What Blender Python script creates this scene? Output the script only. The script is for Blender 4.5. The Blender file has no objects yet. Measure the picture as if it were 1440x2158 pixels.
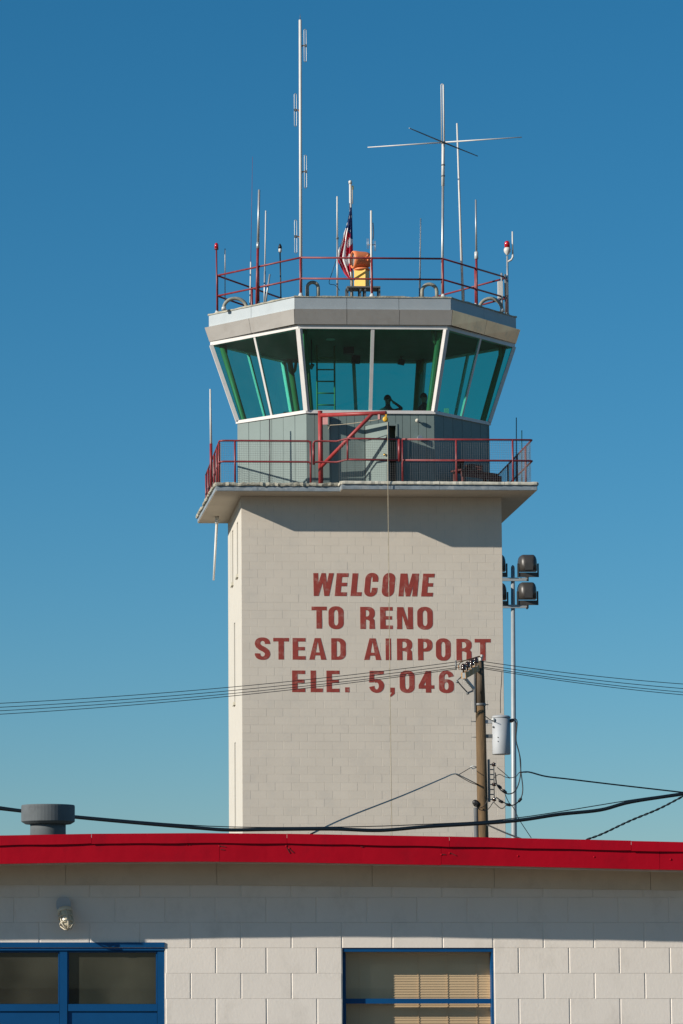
import bpy, bmesh, math, random
from mathutils import Vector, Matrix
from mathutils.geometry import tessellate_polygon

random.seed(7)
scene = bpy.context.scene
COL = scene.collection
RAD = math.radians

# ------------------------------------------------------------------ camera, sky, sun, exposure
F_PX, CX, CY, PITCH = 7000.0, 250.0, 1290.0, math.atan(790.0 / 7000.0)   # the photo's lens, in its own 1440 x 2158 pixels
CAM = Vector((0, 0, 1.9))
cd = bpy.data.cameras.new('camera')
cam = bpy.data.objects.new('camera', cd)
COL.objects.link(cam)
cam.location = CAM
cam.rotation_euler = (math.pi / 2 + PITCH, 0, 0)
cd.sensor_fit = 'VERTICAL'
cd.sensor_height = 36.0
cd.sensor_width = 24.0
cd.lens = F_PX / 2158.0 * 36.0
cd.shift_x = (720.0 - CX) / 2158.0
cd.shift_y = (CY - 1079.0) / 2158.0
cd.clip_end = 9000
cd.clip_start = 0.5
scene.camera = cam

THETA = RAD(2.0)                        # the tower stands turned by two degrees
EX = Vector((math.cos(THETA), math.sin(THETA), 0))
EY = Vector((-math.sin(THETA), math.cos(THETA), 0))
SUN_T = Vector((2.01, 0.84, -0.88)).normalized()      # light travels right, back and down, in the tower's own axes
SUN_W = EX * SUN_T.x + EY * SUN_T.y + Vector((0, 0, SUN_T.z))
SUN_EL = math.asin(-SUN_W.z)

world = bpy.data.worlds.new('World')
scene.world = world
world.use_nodes = True
wn, wl = world.node_tree.nodes, world.node_tree.links
wn.clear()
wo = wn.new('ShaderNodeOutputWorld')
bg = wn.new('ShaderNodeBackground')
sky = wn.new('ShaderNodeTexSky')
sky.sky_type = 'NISHITA'
sky.sun_disc = False
sky.sun_elevation = SUN_EL
sky.sun_rotation = math.atan2(-SUN_W.x, -SUN_W.y)
sky.altitude = 1500
sky.air_density = 1.2
sky.dust_density = 0.3
sky.ozone_density = 7.0
hs = wn.new('ShaderNodeHueSaturation')
hs.inputs['Hue'].default_value = 0.485
hs.inputs['Saturation'].default_value = 1.16
hs.inputs['Value'].default_value = 1.0
wl.new(sky.outputs[0], hs.inputs['Color'])
wl.new(hs.outputs[0], bg.inputs['Color'])
bg.inputs['Strength'].default_value = 0.079
wl.new(bg.outputs[0], wo.inputs['Surface'])

sl = bpy.data.lights.new('sun', 'SUN')
sl.energy = 5.0
sl.angle = RAD(0.53)
sl.color = (1.0, 0.93, 0.82)
sun = bpy.data.objects.new('sun', sl)
COL.objects.link(sun)
sun.rotation_euler = SUN_W.to_track_quat('-Z', 'Y').to_euler()
sun.location = (-40, 0, 60)

scene.view_settings.view_transform = 'Standard'
scene.view_settings.look = 'None'
scene.view_settings.exposure = 0.15
scene.view_settings.gamma = 1.0
scene.render.engine = 'CYCLES'
scene.cycles.max_bounces = 8
scene.cycles.transparent_max_bounces = 24

# ------------------------------------------------------------------ measuring helpers (a photo pixel on a real plane -> metres)
CU = Vector((0, -math.sin(PITCH), math.cos(PITCH)))
CF = Vector((0, math.cos(PITCH), math.sin(PITCH)))
O_T = Vector((3.051, 81.77, 0))         # front-left corner of the tower shaft, on the ground


def ray(px, py):
    return Vector((1, 0, 0)) * ((px - CX) / F_PX) + CU * ((CY - py) / F_PX) + CF


def tp(px, py, y):
    """point in tower axes (x along the face, y back, z up) at depth y"""
    r = ray(px, py)
    t = ((O_T + EY * y - CAM).dot(EY)) / r.dot(EY)
    P = CAM + r * t
    return Vector(((P - O_T).dot(EX), y, P.z))


def tside(px, py, x):
    r = ray(px, py)
    t = ((O_T + EX * x - CAM).dot(EX)) / r.dot(EX)
    P = CAM + r * t
    return Vector((x, (P - O_T).dot(EY), P.z))


def wp(px, py, Y):
    r = ray(px, py)
    return CAM + r * (Y / r.y)


# ------------------------------------------------------------------ materials
def new_mat(name):
    m = bpy.data.materials.new(name)
    m.use_nodes = True
    return m, m.node_tree.nodes, m.node_tree.links


def mat(name, col, rough=0.6, var=0.10, scale=4.0, bump=0.0, bscale=60.0, metal=0.0, rnd=0.0, dirt=None, dirt_amt=0.0, dirt_scale=2.0, stretch=(1, 1, 1), spec=0.5, tilt=0.0):
    m, n, l = new_mat(name)
    b = n['Principled BSDF']
    b.inputs['Roughness'].default_value = rough
    b.inputs['Metallic'].default_value = metal
    b.inputs['Specular IOR Level'].default_value = spec
    tc = n.new('ShaderNodeTexCoord')
    oi = n.new('ShaderNodeObjectInfo')
    # world-like coordinates so that pieces that share a mesh still differ
    geo = n.new('ShaderNodeNewGeometry')
    mp = n.new('ShaderNodeMapping')
    mp.inputs['Scale'].default_value = stretch
    l.new(geo.outputs['Position'], mp.inputs['Vector'])
    nz = n.new('ShaderNodeTexNoise')
    nz.inputs['Scale'].default_value = scale
    nz.inputs['Detail'].default_value = 6
    nz.inputs['Roughness'].default_value = 0.6
    l.new(mp.outputs[0], nz.inputs['Vector'])
    mr = n.new('ShaderNodeMapRange')
    mr.inputs['From Min'].default_value = 0.3
    mr.inputs['From Max'].default_value = 0.7
    mr.inputs['To Min'].default_value = 1 - var
    mr.inputs['To Max'].default_value = 1 + var
    l.new(nz.outputs['Fac'], mr.inputs['Value'])
    fac = mr.outputs[0]
    if rnd:
        mr2 = n.new('ShaderNodeMapRange')
        mr2.inputs['To Min'].default_value = 1 - rnd
        mr2.inputs['To Max'].default_value = 1 + rnd
        l.new(oi.outputs['Random'], mr2.inputs['Value'])
        mu = n.new('ShaderNodeMath')
        mu.operation = 'MULTIPLY'
        l.new(fac, mu.inputs[0])
        l.new(mr2.outputs[0], mu.inputs[1])
        fac = mu.outputs[0]
    vm = n.new('ShaderNodeVectorMath')
    vm.operation = 'SCALE'
    vm.inputs[0].default_value = col[:3]
    l.new(fac, vm.inputs['Scale'])
    out = vm.outputs[0]
    if dirt is not None:
        nd = n.new('ShaderNodeTexNoise')
        nd.inputs['Scale'].default_value = dirt_scale
        nd.inputs['Detail'].default_value = 8
        nd.inputs['Roughness'].default_value = 0.7
        l.new(mp.outputs[0], nd.inputs['Vector'])
        rp = n.new('ShaderNodeMapRange')
        rp.inputs['From Min'].default_value = 0.52
        rp.inputs['From Max'].default_value = 0.72
        rp.inputs['To Max'].default_value = dirt_amt
        l.new(nd.outputs['Fac'], rp.inputs['Value'])
        mx = n.new('ShaderNodeMix')
        mx.data_type = 'RGBA'
        l.new(rp.outputs[0], mx.inputs[0])
        l.new(out, mx.inputs[6])
        mx.inputs[7].default_value = (*dirt[:3], 1)
        out = mx.outputs[2]
    l.new(out, b.inputs['Base Color'])
    if bump:
        nb = n.new('ShaderNodeTexNoise')
        nb.inputs['Scale'].default_value = bscale
        nb.inputs['Detail'].default_value = 4
        l.new(mp.outputs[0], nb.inputs['Vector'])
        bp = n.new('ShaderNodeBump')
        bp.inputs['Strength'].default_value = 1.0
        bp.inputs['Distance'].default_value = bump
        l.new(nb.outputs['Fac'], bp.inputs['Height'])
        l.new(bp.outputs[0], b.inputs['Normal'])
    return m


def glass(name, tint, ior=1.5, rough=0.0, haze=0.0, haze_col=(0.5, 0.5, 0.45), refl=1.6, wave=0.002):
    m, n, l = new_mat(name)
    n.remove(n['Principled BSDF'])
    out = n['Material Output']
    tr = n.new('ShaderNodeBsdfTransparent')
    tr.inputs['Color'].default_value = (*tint, 1)
    gl = n.new('ShaderNodeBsdfGlossy')
    gl.inputs['Roughness'].default_value = rough
    # slightly uneven panes
    geo = n.new('ShaderNodeNewGeometry')
    # Schlick reflectance of a thin sheet, the same from both sides
    f0 = ((ior - 1) / (ior + 1)) ** 2 * refl
    dt = n.new('ShaderNodeVectorMath')
    dt.operation = 'DOT_PRODUCT'
    l.new(geo.outputs['Incoming'], dt.inputs[0])
    l.new(geo.outputs['Normal'], dt.inputs[1])

    def mth(op, a, b=None):
        q = n.new('ShaderNodeMath')
        q.operation = op
        for i_, v_ in enumerate((a, b)):
            if v_ is None:
                continue
            if isinstance(v_, (int, float)):
                q.inputs[i_].default_value = v_
            else:
                l.new(v_, q.inputs[i_])
        return q.outputs[0]
    one_m = mth('SUBTRACT', 1.0, mth('ABSOLUTE', dt.outputs['Value']))
    frv = mth('ADD', mth('MULTIPLY', mth('POWER', one_m, 5.0), 1 - f0), f0)
    nz = n.new('ShaderNodeTexNoise')
    nz.inputs['Scale'].default_value = 1.3
    nz.inputs['Detail'].default_value = 2
    l.new(geo.outputs['Position'], nz.inputs['Vector'])
    bp = n.new('ShaderNodeBump')
    bp.inputs['Distance'].default_value = wave
    bp.inputs['Strength'].default_value = 0.4
    l.new(nz.outputs['Fac'], bp.inputs['Height'])
    l.new(bp.outputs[0], gl.inputs['Normal'])
    mx = n.new('ShaderNodeMixShader')
    l.new(frv, mx.inputs[0])
    l.new(tr.outputs[0], mx.inputs[1])
    l.new(gl.outputs[0], mx.inputs[2])
    last = mx.outputs[0]
    if haze:
        df = n.new('ShaderNodeBsdfDiffuse')
        df.inputs['Color'].default_value = (*haze_col, 1)
        nz2 = n.new('ShaderNodeTexNoise')
        nz2.inputs['Scale'].default_value = 2.2
        nz2.inputs['Detail'].default_value = 2
        l.new(geo.outputs['Position'], nz2.inputs['Vector'])
        mr = n.new('ShaderNodeMapRange')
        mr.inputs['From Min'].default_value = 0.35
        mr.inputs['From Max'].default_value = 0.75
        mr.inputs['To Min'].default_value = haze * 0.5
        mr.inputs['To Max'].default_value = haze * 1.5
        l.new(nz2.outputs['Fac'], mr.inputs['Value'])
        m2 = n.new('ShaderNodeMixShader')
        l.new(mr.outputs[0], m2.inputs[0])
        l.new(last, m2.inputs[1])
        l.new(df.outputs[0], m2.inputs[2])
        last = m2.outputs[0]
    l.new(last, out.inputs['Surface'])
    return m


M = {}
M['block'] = mat('cream_block', (0.635, 0.562, 0.472), 0.85, 0.035, 1.3, 0.0012, 70, rnd=0.02, dirt=(0.50, 0.46, 0.41), dirt_amt=0.45, dirt_scale=1.1)
M['mortar'] = mat('painted_mortar', (0.55, 0.515, 0.45), 0.9, 0.04, 3, 0.001, 80)
M['soffit'] = mat('cream_soffit', (0.62, 0.55, 0.45), 0.8, 0.05, 1.0, dirt=(0.42, 0.37, 0.31), dirt_amt=0.4, dirt_scale=0.9)
M['bblock'] = mat('building_block', (0.735, 0.67, 0.60), 0.7, 0.03, 2.0, 0.0011, 45, rnd=0.02, dirt=(0.54, 0.485, 0.42), dirt_amt=0.45, dirt_scale=3.0, stretch=(1.2, 1, 0.8))
M['bmortar'] = mat('building_mortar', (0.725, 0.66, 0.59), 0.8, 0.04, 6, 0.0015, 90)
M['letter'] = mat('red_lettering', (0.28, 0.038, 0.026), 0.75, 0.14, 6, dirt=(0.50, 0.34, 0.28), dirt_amt=0.42, dirt_scale=5.5)
M['rail'] = mat('maroon_paint', (0.21, 0.022, 0.026), 0.45, 0.18, 5, dirt=(0.30, 0.12, 0.10), dirt_amt=0.5, dirt_scale=9)
M['crane'] = mat('crane_red_paint', (0.33, 0.035, 0.035), 0.5, 0.12, 4, dirt=(0.38, 0.13, 0.11), dirt_amt=0.4, dirt_scale=6)
M['cabwall'] = mat('grey_green_siding', (0.158, 0.207, 0.195), 0.6, 0.05, 2, rnd=0.03)
M['cabseam'] = mat('siding_seam', (0.125, 0.165, 0.155), 0.7, 0.05, 2)
M['frame'] = mat('white_window_frame', (0.62, 0.59, 0.56), 0.5, 0.06, 5)
M['alu'] = mat('aluminium_flashing', (0.44, 0.41, 0.375), 0.45, 0.05, 2.5, 0.0008, 3, metal=0.45, dirt=(0.33, 0.29, 0.25), dirt_amt=0.4, dirt_scale=3)
M['galv'] = mat('galvanised_edge', (0.36, 0.395, 0.41), 0.6, 0.06, 2.5, 0.001, 4, metal=0.3, dirt=(0.36, 0.37, 0.37), dirt_amt=0.5, dirt_scale=2.5)
M['warmrefl'] = mat('warm_reflection_panel', (0.95, 0.66, 0.45), 0.28, 0.12, 2.0, 0.0008, 3, metal=0.85, dirt=(0.60, 0.48, 0.38), dirt_amt=0.8, dirt_scale=2.2)  # warm reflection of the sunlit ground is put into the metal colour
M['gravelroof'] = mat('roof_felt', (0.15, 0.14, 0.12), 0.95, 0.25, 20, 0.01, 40)
M['foam'] = mat('weathered_coping', (0.36, 0.34, 0.27), 0.95, 0.3, 6, 0.012, 22, dirt=(0.10, 0.09, 0.055), dirt_amt=0.9, dirt_scale=7)
M['coping'] = mat('painted_coping', (0.55, 0.52, 0.43), 0.85, 0.12, 4, 0.003, 25, dirt=(0.25, 0.22, 0.17), dirt_amt=0.6, dirt_scale=6)
M['flash'] = mat('blue_grey_flashing', (0.23, 0.27, 0.30), 0.7, 0.2, 6, metal=0.1, dirt=(0.5, 0.5, 0.47), dirt_amt=0.7, dirt_scale=5)
M['cabglass'] = glass('tinted_cab_glass', (0.30, 0.80, 0.70), 1.45, 0.0, 0.015, (0.35, 0.45, 0.45), wave=0.004)
M['green'] = mat('green_steel', (0.21, 0.20, 0.085), 0.5, 0.08, 4)
M['ceil'] = mat('dark_ceiling', (0.16, 0.19, 0.15), 0.9, 0.1, 2)
M['dark'] = mat('dark_plastic', (0.02, 0.021, 0.022), 0.6, 0.1, 6)
M['floor'] = mat('cab_carpet', (0.05, 0.05, 0.055), 0.9, 0.2, 20)
M['wood'] = mat('brown_panel', (0.16, 0.115, 0.055), 0.6, 0.15, 5)
M['white'] = mat('white_fibreglass', (0.62, 0.60, 0.56), 0.5, 0.06, 6)
M['steel'] = mat('grey_steel_pipe', (0.42, 0.43, 0.43), 0.45, 0.12, 5, metal=0.5)
M['dsteel'] = mat('dull_steel', (0.17, 0.175, 0.175), 0.55, 0.15, 8, metal=0.4)
M['lightpole'] = mat('galvanised_pole', (0.36, 0.39, 0.40), 0.5, 0.08, 4, metal=0.2)
M['black'] = mat('black_rubber', (0.012, 0.012, 0.013), 0.5, 0.1, 8)
M['cable'] = mat('cable_sheath', (0.006, 0.010, 0.014), 0.35, 0.1, 8)
M['hose'] = mat('grey_conduit', (0.28, 0.27, 0.22), 0.7, 0.25, 10, 0.004, 50)
M['redlens'] = mat('red_lens', (0.50, 0.006, 0.012), 0.15, 0.05, 10, spec=0.8)
M['orange'] = mat('orange_housing', (0.80, 0.23, 0.085), 0.5, 0.06, 5)
M['yellow'] = mat('yellow_cabinet', (0.80, 0.44, 0.035), 0.45, 0.05, 5)
M['rope'] = mat('pale_rope', (0.40, 0.34, 0.24), 0.9, 0.15, 20)
M['brass'] = mat('brass_knob', (0.7, 0.42, 0.1), 0.25, 0.05, 5, metal=0.9)
M['fred'] = mat('flag_red', (0.55, 0.012, 0.04), 0.8, 0.06, 8)
M['fwhite'] = mat('flag_white', (0.80, 0.79, 0.78), 0.8, 0.04, 8)
M['fblue'] = mat('flag_blue', (0.012, 0.03, 0.13), 0.8, 0.06, 8)
M['pole'] = mat('weathered_pole_wood', (0.135, 0.083, 0.038), 0.9, 0.3, 9, 0.006, 16, dirt=(0.10, 0.065, 0.035), dirt_amt=0.75, dirt_scale=5, stretch=(3, 3, 0.28))
M['poletop'] = mat('grey_pole_top', (0.105, 0.075, 0.048), 0.9, 0.35, 9, 0.006, 16, dirt=(0.04, 0.03, 0.02), dirt_amt=0.8, dirt_scale=4, stretch=(3, 3, 0.28))
M['armwood'] = mat('crossarm_wood', (0.50, 0.30, 0.14), 0.85, 0.2, 8, stretch=(1, 1, 4))
M['trafo'] = mat('grey_tank_paint', (0.39, 0.405, 0.42), 0.6, 0.06, 3)
M['porc'] = mat('glazed_porcelain', (0.035, 0.016, 0.010), 0.12, 0.1, 6, spec=0.8)
M['ceramic'] = mat('pale_porcelain', (0.55, 0.56, 0.54), 0.2, 0.06, 6)
M['copper'] = mat('copper_jumper', (0.35, 0.16, 0.06), 0.5, 0.1, 6, metal=0.6)
M['flood'] = mat('floodlight_housing', (0.055, 0.05, 0.045), 0.4, 0.12, 6)
M['red'] = mat('red_fascia_paint', (0.36, 0.0012, 0.011), 0.5, 0.10, 2.0, 0.006, 4, rnd=0.03, dirt=(0.21, 0.003, 0.012), dirt_amt=0.55, dirt_scale=3, spec=0.14)
M['blue'] = mat('blue_frame_paint', (0.003, 0.062, 0.18), 0.45, 0.08, 4, 0.0006, 60, spec=0.2)
M['frieze'] = mat('beige_frieze', (0.60, 0.52, 0.42), 0.75, 0.06, 3, dirt=(0.40, 0.34, 0.27), dirt_amt=0.4, dirt_scale=4)
M['scar'] = mat('dark_red_scar', (0.09, 0.004, 0.006), 0.8, 0.2, 9)
M['pane'] = glass('window_glass', (0.93, 0.93, 0.90), 1.5, 0.0, 0.03, (0.4, 0.38, 0.3), refl=1.0, wave=0.0003)
M['dusty'] = glass('dusty_window_glass', (0.85, 0.86, 0.80), 1.5, 0.0, 0.15, (0.27, 0.26, 0.19), refl=0.8, wave=0.0003)
M['blind'] = mat('beige_blind', (0.66, 0.47, 0.29), 0.7, 0.04, 4)
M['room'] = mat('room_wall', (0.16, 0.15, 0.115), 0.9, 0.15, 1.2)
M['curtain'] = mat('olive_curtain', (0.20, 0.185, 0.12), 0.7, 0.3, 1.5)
M['vent'] = mat('painted_vent', (0.095, 0.108, 0.115), 0.8, 0.15, 6, dirt=(0.04, 0.045, 0.05), dirt_amt=0.5, dirt_scale=7)
M['lampgrey'] = mat('lamp_base_grey', (0.42, 0.44, 0.46), 0.6, 0.06, 6)
M['cage'] = mat('cast_cage_metal', (0.62, 0.55, 0.42), 0.5, 0.1, 8)
M['jar'] = mat('frosted_jar', (0.62, 0.55, 0.40), 0.2, 0.1, 8, spec=0.8)
M['skin'] = mat('skin', (0.36, 0.20, 0.13), 0.6, 0.05, 8)
M['shirt'] = mat('dark_shirt', (0.035, 0.05, 0.06), 0.85, 0.1, 8)
M['hair'] = mat('dark_hair', (0.012, 0.010, 0.009), 0.6, 0.1, 20)
M['trouser'] = mat('dark_trousers', (0.02, 0.022, 0.03), 0.9, 0.1, 8)
M['ground'] = mat('sandy_apron', (0.145, 0.115, 0.082), 0.95, 0.18, 0.05, dirt=(0.11, 0.095, 0.075), dirt_amt=0.6, dirt_scale=0.02)
M['benchwood'] = mat('dark_red_boards', (0.07, 0.014, 0.013), 0.8, 0.25, 6)
M['concrete'] = mat('concrete', (0.36, 0.34, 0.31), 0.9, 0.12, 3, 0.003, 30)


# ------------------------------------------------------------------ mesh building
ORG = {}      # object -> the frame point its vertices are measured from


class MB:
    def __init__(s):
        s.v, s.f, s.m, s.sm = [], [], [], []

    def face(s, idx, mi=0, smooth=False):
        s.f.append(idx)
        s.m.append(mi)
        s.sm.append(smooth)

    def add(s, pts):
        b = len(s.v)
        s.v.extend([Vector(p) for p in pts])
        return b

    def hexa(s, p, mi=0):
        """8 points: bottom ring then top ring"""
        b = s.add(p)
        for q in ((3, 2, 1, 0), (4, 5, 6, 7), (0, 1, 5, 4), (1, 2, 6, 5), (2, 3, 7, 6), (3, 0, 4, 7)):
            s.face([b + i for i in q], mi)
        return s

    def box(s, a, c, mi=0):
        x0, y0, z0 = a
        x1, y1, z1 = c
        return s.hexa([(x0, y0, z0), (x1, y0, z0), (x1, y1, z0), (x0, y1, z0), (x0, y0, z1), (x1, y0, z1), (x1, y1, z1), (x0, y1, z1)], mi)

    def obox(s, c, u, v, w, mi=0):
        """oriented box: centre and three half-extent vectors"""
        c, u, v, w = Vector(c), Vector(u), Vector(v), Vector(w)
        return s.hexa([c - u - v - w, c + u - v - w, c + u + v - w, c - u + v - w, c - u - v + w, c + u - v + w, c + u + v + w, c - u + v + w], mi)

    def bar(s, a, b, w, h, up=(0, 0, 1), mi=0):
        a, b = Vector(a), Vector(b)
        d = (b - a)
        L = d.length
        d.normalize()
        up = Vector(up)
        if abs(d.dot(up)) > 0.98:
            up = Vector((0, 1, 0))
        r = d.cross(up).normalized()
        u = r.cross(d).normalized()
        return s.obox((a + b) / 2, d * L / 2, r * w / 2, u * h / 2, mi)

    def tube(s, pts, r, n=8, caps=True, mi=0, smooth=True):
        pts = [Vector(p) for p in pts]
        N = len(pts)
        rs = r if isinstance(r, (list, tuple)) else [r] * N
        t0 = (pts[1] - pts[0]).normalized()
        ref = Vector((0, 0, 1)) if abs(t0.z) < 0.9 else Vector((1, 0, 0))
        nrm = t0.cross(ref).normalized()
        rings = []
        for i, p in enumerate(pts):
            if i == 0:
                t = t0
            elif i == N - 1:
                t = (pts[i] - pts[i - 1]).normalized()
            else:
                t = ((pts[i + 1] - p).normalized() + (p - pts[i - 1]).normalized())
                t = t.normalized() if t.length > 1e-6 else (p - pts[i - 1]).normalized()
            nrm = (nrm - t * nrm.dot(t)).normalized()
            bn = t.cross(nrm)
            k = 1.0
            rings.append(s.add([p + (nrm * math.cos(2 * math.pi * j / n) + bn * math.sin(2 * math.pi * j / n)) * rs[i] * k for j in range(n)]))
        for a, b in zip(rings, rings[1:]):
            for j in range(n):
                s.face([a + j, a + (j + 1) % n, b + (j + 1) % n, b + j], mi, smooth)
        if caps:
            s.face([rings[0] + j for j in reversed(range(n))], mi)
            s.face([rings[-1] + j for j in range(n)], mi)
        return s

    def lathe(s, base, prof, n=20, axis=(0, 0, 1), mi=0, caps=True, smooth=True):
        ax = Vector(axis).normalized()
        ref = Vector((1, 0, 0)) if abs(ax.x) < 0.9 else Vector((0, 1, 0))
        u = ax.cross(ref).normalized()
        w = ax.cross(u)
        base = Vector(base)
        rings = [s.add([base + ax * h + (u * math.cos(2 * math.pi * j / n) + w * math.sin(2 * math.pi * j / n)) * max(r, 1e-4) for j in range(n)]) for r, h in prof]
        for a, b in zip(rings, rings[1:]):
            for j in range(n):
                s.face([a + j, a + (j + 1) % n, b + (j + 1) % n, b + j], mi, smooth)
        if caps:
            s.face([rings[0] + j for j in reversed(range(n))], mi)
            s.face([rings[-1] + j for j in range(n)], mi)
        return s

    def prism(s, poly, z0, z1, mi=0):
        """plan polygon extruded in z"""
        n = len(poly)
        a = s.add([(p[0], p[1], z0) for p in poly])
        b = s.add([(p[0], p[1], z1) for p in poly])
        tris = tessellate_polygon([[Vector((p[0], p[1], 0)) for p in poly]])
        for t in tris:
            s.face([a + i for i in t], mi)
            s.face([b + i for i in t], mi)
        for i in range(n):
            j = (i + 1) % n
            s.face([a + i, a + j, b + j, b + i], mi)
        return s

    def build(s, name, material, parent=None, base=None, frame='T', fixn=True):
        me = bpy.data.meshes.new(name)
        if parent is not None:
            org = ORG[parent]
        else:
            org = Vector(base) if base is not None else Vector((0, 0, 0))
        me.from_pydata([tuple(v - org) for v in s.v], [], s.f)
        mats = material if isinstance(material, (list, tuple)) else [material]
        for k in mats:
            me.materials.append(M[k])
        me.polygons.foreach_set('material_index', s.m)
        me.polygons.foreach_set('use_smooth', s.sm)
        if fixn:
            bm = bmesh.new()
            bm.from_mesh(me)
            bmesh.ops.recalc_face_normals(bm, faces=bm.faces)
            bm.to_mesh(me)
            bm.free()
        me.update()
        o = bpy.data.objects.new(name, me)
        COL.objects.link(o)
        ORG[o] = org
        if parent is not None:
            o.parent = parent
        elif frame == 'T':
            o.location = O_T + EX * org.x + EY * org.y + Vector((0, 0, org.z))
            o.rotation_euler = (0, 0, THETA)
        else:
            o.location = org
        return o


def tag(o, label=None, cat=None, group=None, kind=None):
    if label:
        o['label'] = label
    if cat:
        o['category'] = cat
    if group:
        o['group'] = group
    if kind:
        o['kind'] = kind
    return o


def thing(name, label, cat, base, frame='T', group=None):
    o = bpy.data.objects.new(name, None)
    o.empty_display_size = 0.2
    COL.objects.link(o)
    base = Vector(base)
    ORG[o] = base
    if frame == 'T':
        o.location = O_T + EX * base.x + EY * base.y + Vector((0, 0, base.z))
        o.rotation_euler = (0, 0, THETA)
    else:
        o.location = base
    return tag(o, label, cat, group)


def piece(mesh_obj_data, name, parent, loc):
    """another child that shares mesh data"""
    o = bpy.data.objects.new(name, mesh_obj_data)
    COL.objects.link(o)
    o.parent = parent
    o.location = Vector(loc) - ORG[parent]
    ORG[o] = ORG[parent]
    return o


def arc(c, u, v, r, a0, a1, n=10):
    c, u, v = Vector(c), Vector(u), Vector(v)
    return [c + u * (r * math.cos(a0 + (a1 - a0) * i / n)) + v * (r * math.sin(a0 + (a1 - a0) * i / n)) for i in range(n + 1)]


def sag(a, b, d, n=24):
    a, b = Vector(a), Vector(b)
    return [a.lerp(b, i / n) - Vector((0, 0, d * 4 * (i / n) * (1 - i / n))) for i in range(n + 1)]


def smooth_path(pts, n=6):
    """Catmull-Rom through the points"""
    P = [Vector(p) for p in pts]
    P = [P[0] * 2 - P[1]] + P + [P[-1] * 2 - P[-2]]
    out = []
    for i in range(1, len(P) - 2):
        for k in range(n):
            t = k / n
            a, b, c, d = P[i - 1], P[i], P[i + 1], P[i + 2]
            out.append(0.5 * ((2 * b) + (c - a) * t + (2 * a - 5 * b + 4 * c - d) * t * t + (3 * b - a - 3 * c + d) * t ** 3))
    out.append(P[-2])
    return out


BLOCK_CACHE = {}


def block_mesh(w, h, d, bev, name, material):
    key = (round(w, 3), round(h, 3), round(d, 3), bev, material)
    if key in BLOCK_CACHE:
        return BLOCK_CACHE[key]
    # a box seen from -y: bevelled front edges, open back
    x, z = w / 2, h / 2
    ch = min(bev, x * 0.4, z * 0.4)
    v = [(-x, d, -z), (x, d, -z), (x, d, z), (-x, d, z),
         (-x, ch, -z), (x, ch, -z), (x, ch, z), (-x, ch, z),
         (-x + ch, 0, -z + ch * .2), (x - ch, 0, -z + ch * .2), (x - ch, 0, z - ch * .2), (-x + ch, 0, z - ch * .2)]
    f = [(8, 9, 10, 11)]
    for i in range(4):
        j = (i + 1) % 4
        f.append((4 + i, 4 + j, 8 + j, 8 + i))
        f.append((i, j, 4 + j, 4 + i))
    me = bpy.data.meshes.new(name)
    me.from_pydata(v, [], f)
    me.materials.append(M[material])
    me.update()
    BLOCK_CACHE[key] = me
    return me


# ================================================================== GROUND
g = MB()
n = 48
ring = [(4000 * math.cos(2 * math.pi * i / n), 4000 * math.sin(2 * math.pi * i / n), 0) for i in range(n)]
b0 = g.add(ring)
g.face(list(range(b0, b0 + n)))
go = g.build('ground', 'ground', frame='W', fixn=False)
tag(go, kind='structure')

# ================================================================== CONTROL TOWER
W_T, D_T = 6.502, 4.88
Z_SOF = 14.03
Z_DECK = 14.22
tower = thing('control_tower', 'cream block control tower with glazed cab and red lettering', 'control tower', (W_T / 2, D_T / 2, 0))

# --- shaft: core, left skin with slit openings
slits = []
for (px, ya, yb) in ((500.5, 1101, 1213), (490.5, 1118, 1230), (495.5, 1311, 1480), (494.5, 1566, 1745)):
    p0 = tside(px, ya, 0)
    p1 = tside(px, yb, 0)
    slits.append((p0.y, p1.z, p0.z))
sh = MB()
sh.box((0.16, 0.0028, 0), (W_T, D_T, Z_SOF))
sw = 0.20
cols = {}
for (yc, za, zb) in slits:
    k = round(yc * 2) / 2
    cols.setdefault(k, []).append((yc, za, zb))
edges = sorted(cols.items())
ycur = 0.0028
for k, lst in edges:
    yc = sum(q[0] for q in lst) / len(lst)
    sh.box((0, ycur, 0), (0.16, yc - sw, Z_SOF))
    zc = 0
    for (_, za, zb) in sorted(lst, key=lambda q: q[1]):
        sh.box((0, yc - sw, zc), (0.16, yc + sw, za))
        zc = zb
    sh.box((0, yc - sw, zc), (0.16, yc + sw, Z_SOF))
    ycur = yc + sw
sh.box((0, ycur, 0), (0.16, D_T, Z_SOF))
shaft = sh.build('shaft_wall', 'mortar', tower)
for k, lst in edges:
    yc = sum(q[0] for q in lst) / len(lst)
    for (_, za, zb) in lst:
        w = MB().box((0.10, yc - sw, za), (0.12, yc + sw, zb)).build('slit_window', 'pane', shaft)
        MB().box((-0.05, yc - sw - 0.05, za - 0.08), (0.10, yc + sw + 0.05, za - 0.003)).build('sill', 'coping', shaft)
        MB().box((0.13, yc - sw, za), (0.155, yc + sw, zb)).build('blank_panel', 'dark', shaft)

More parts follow.
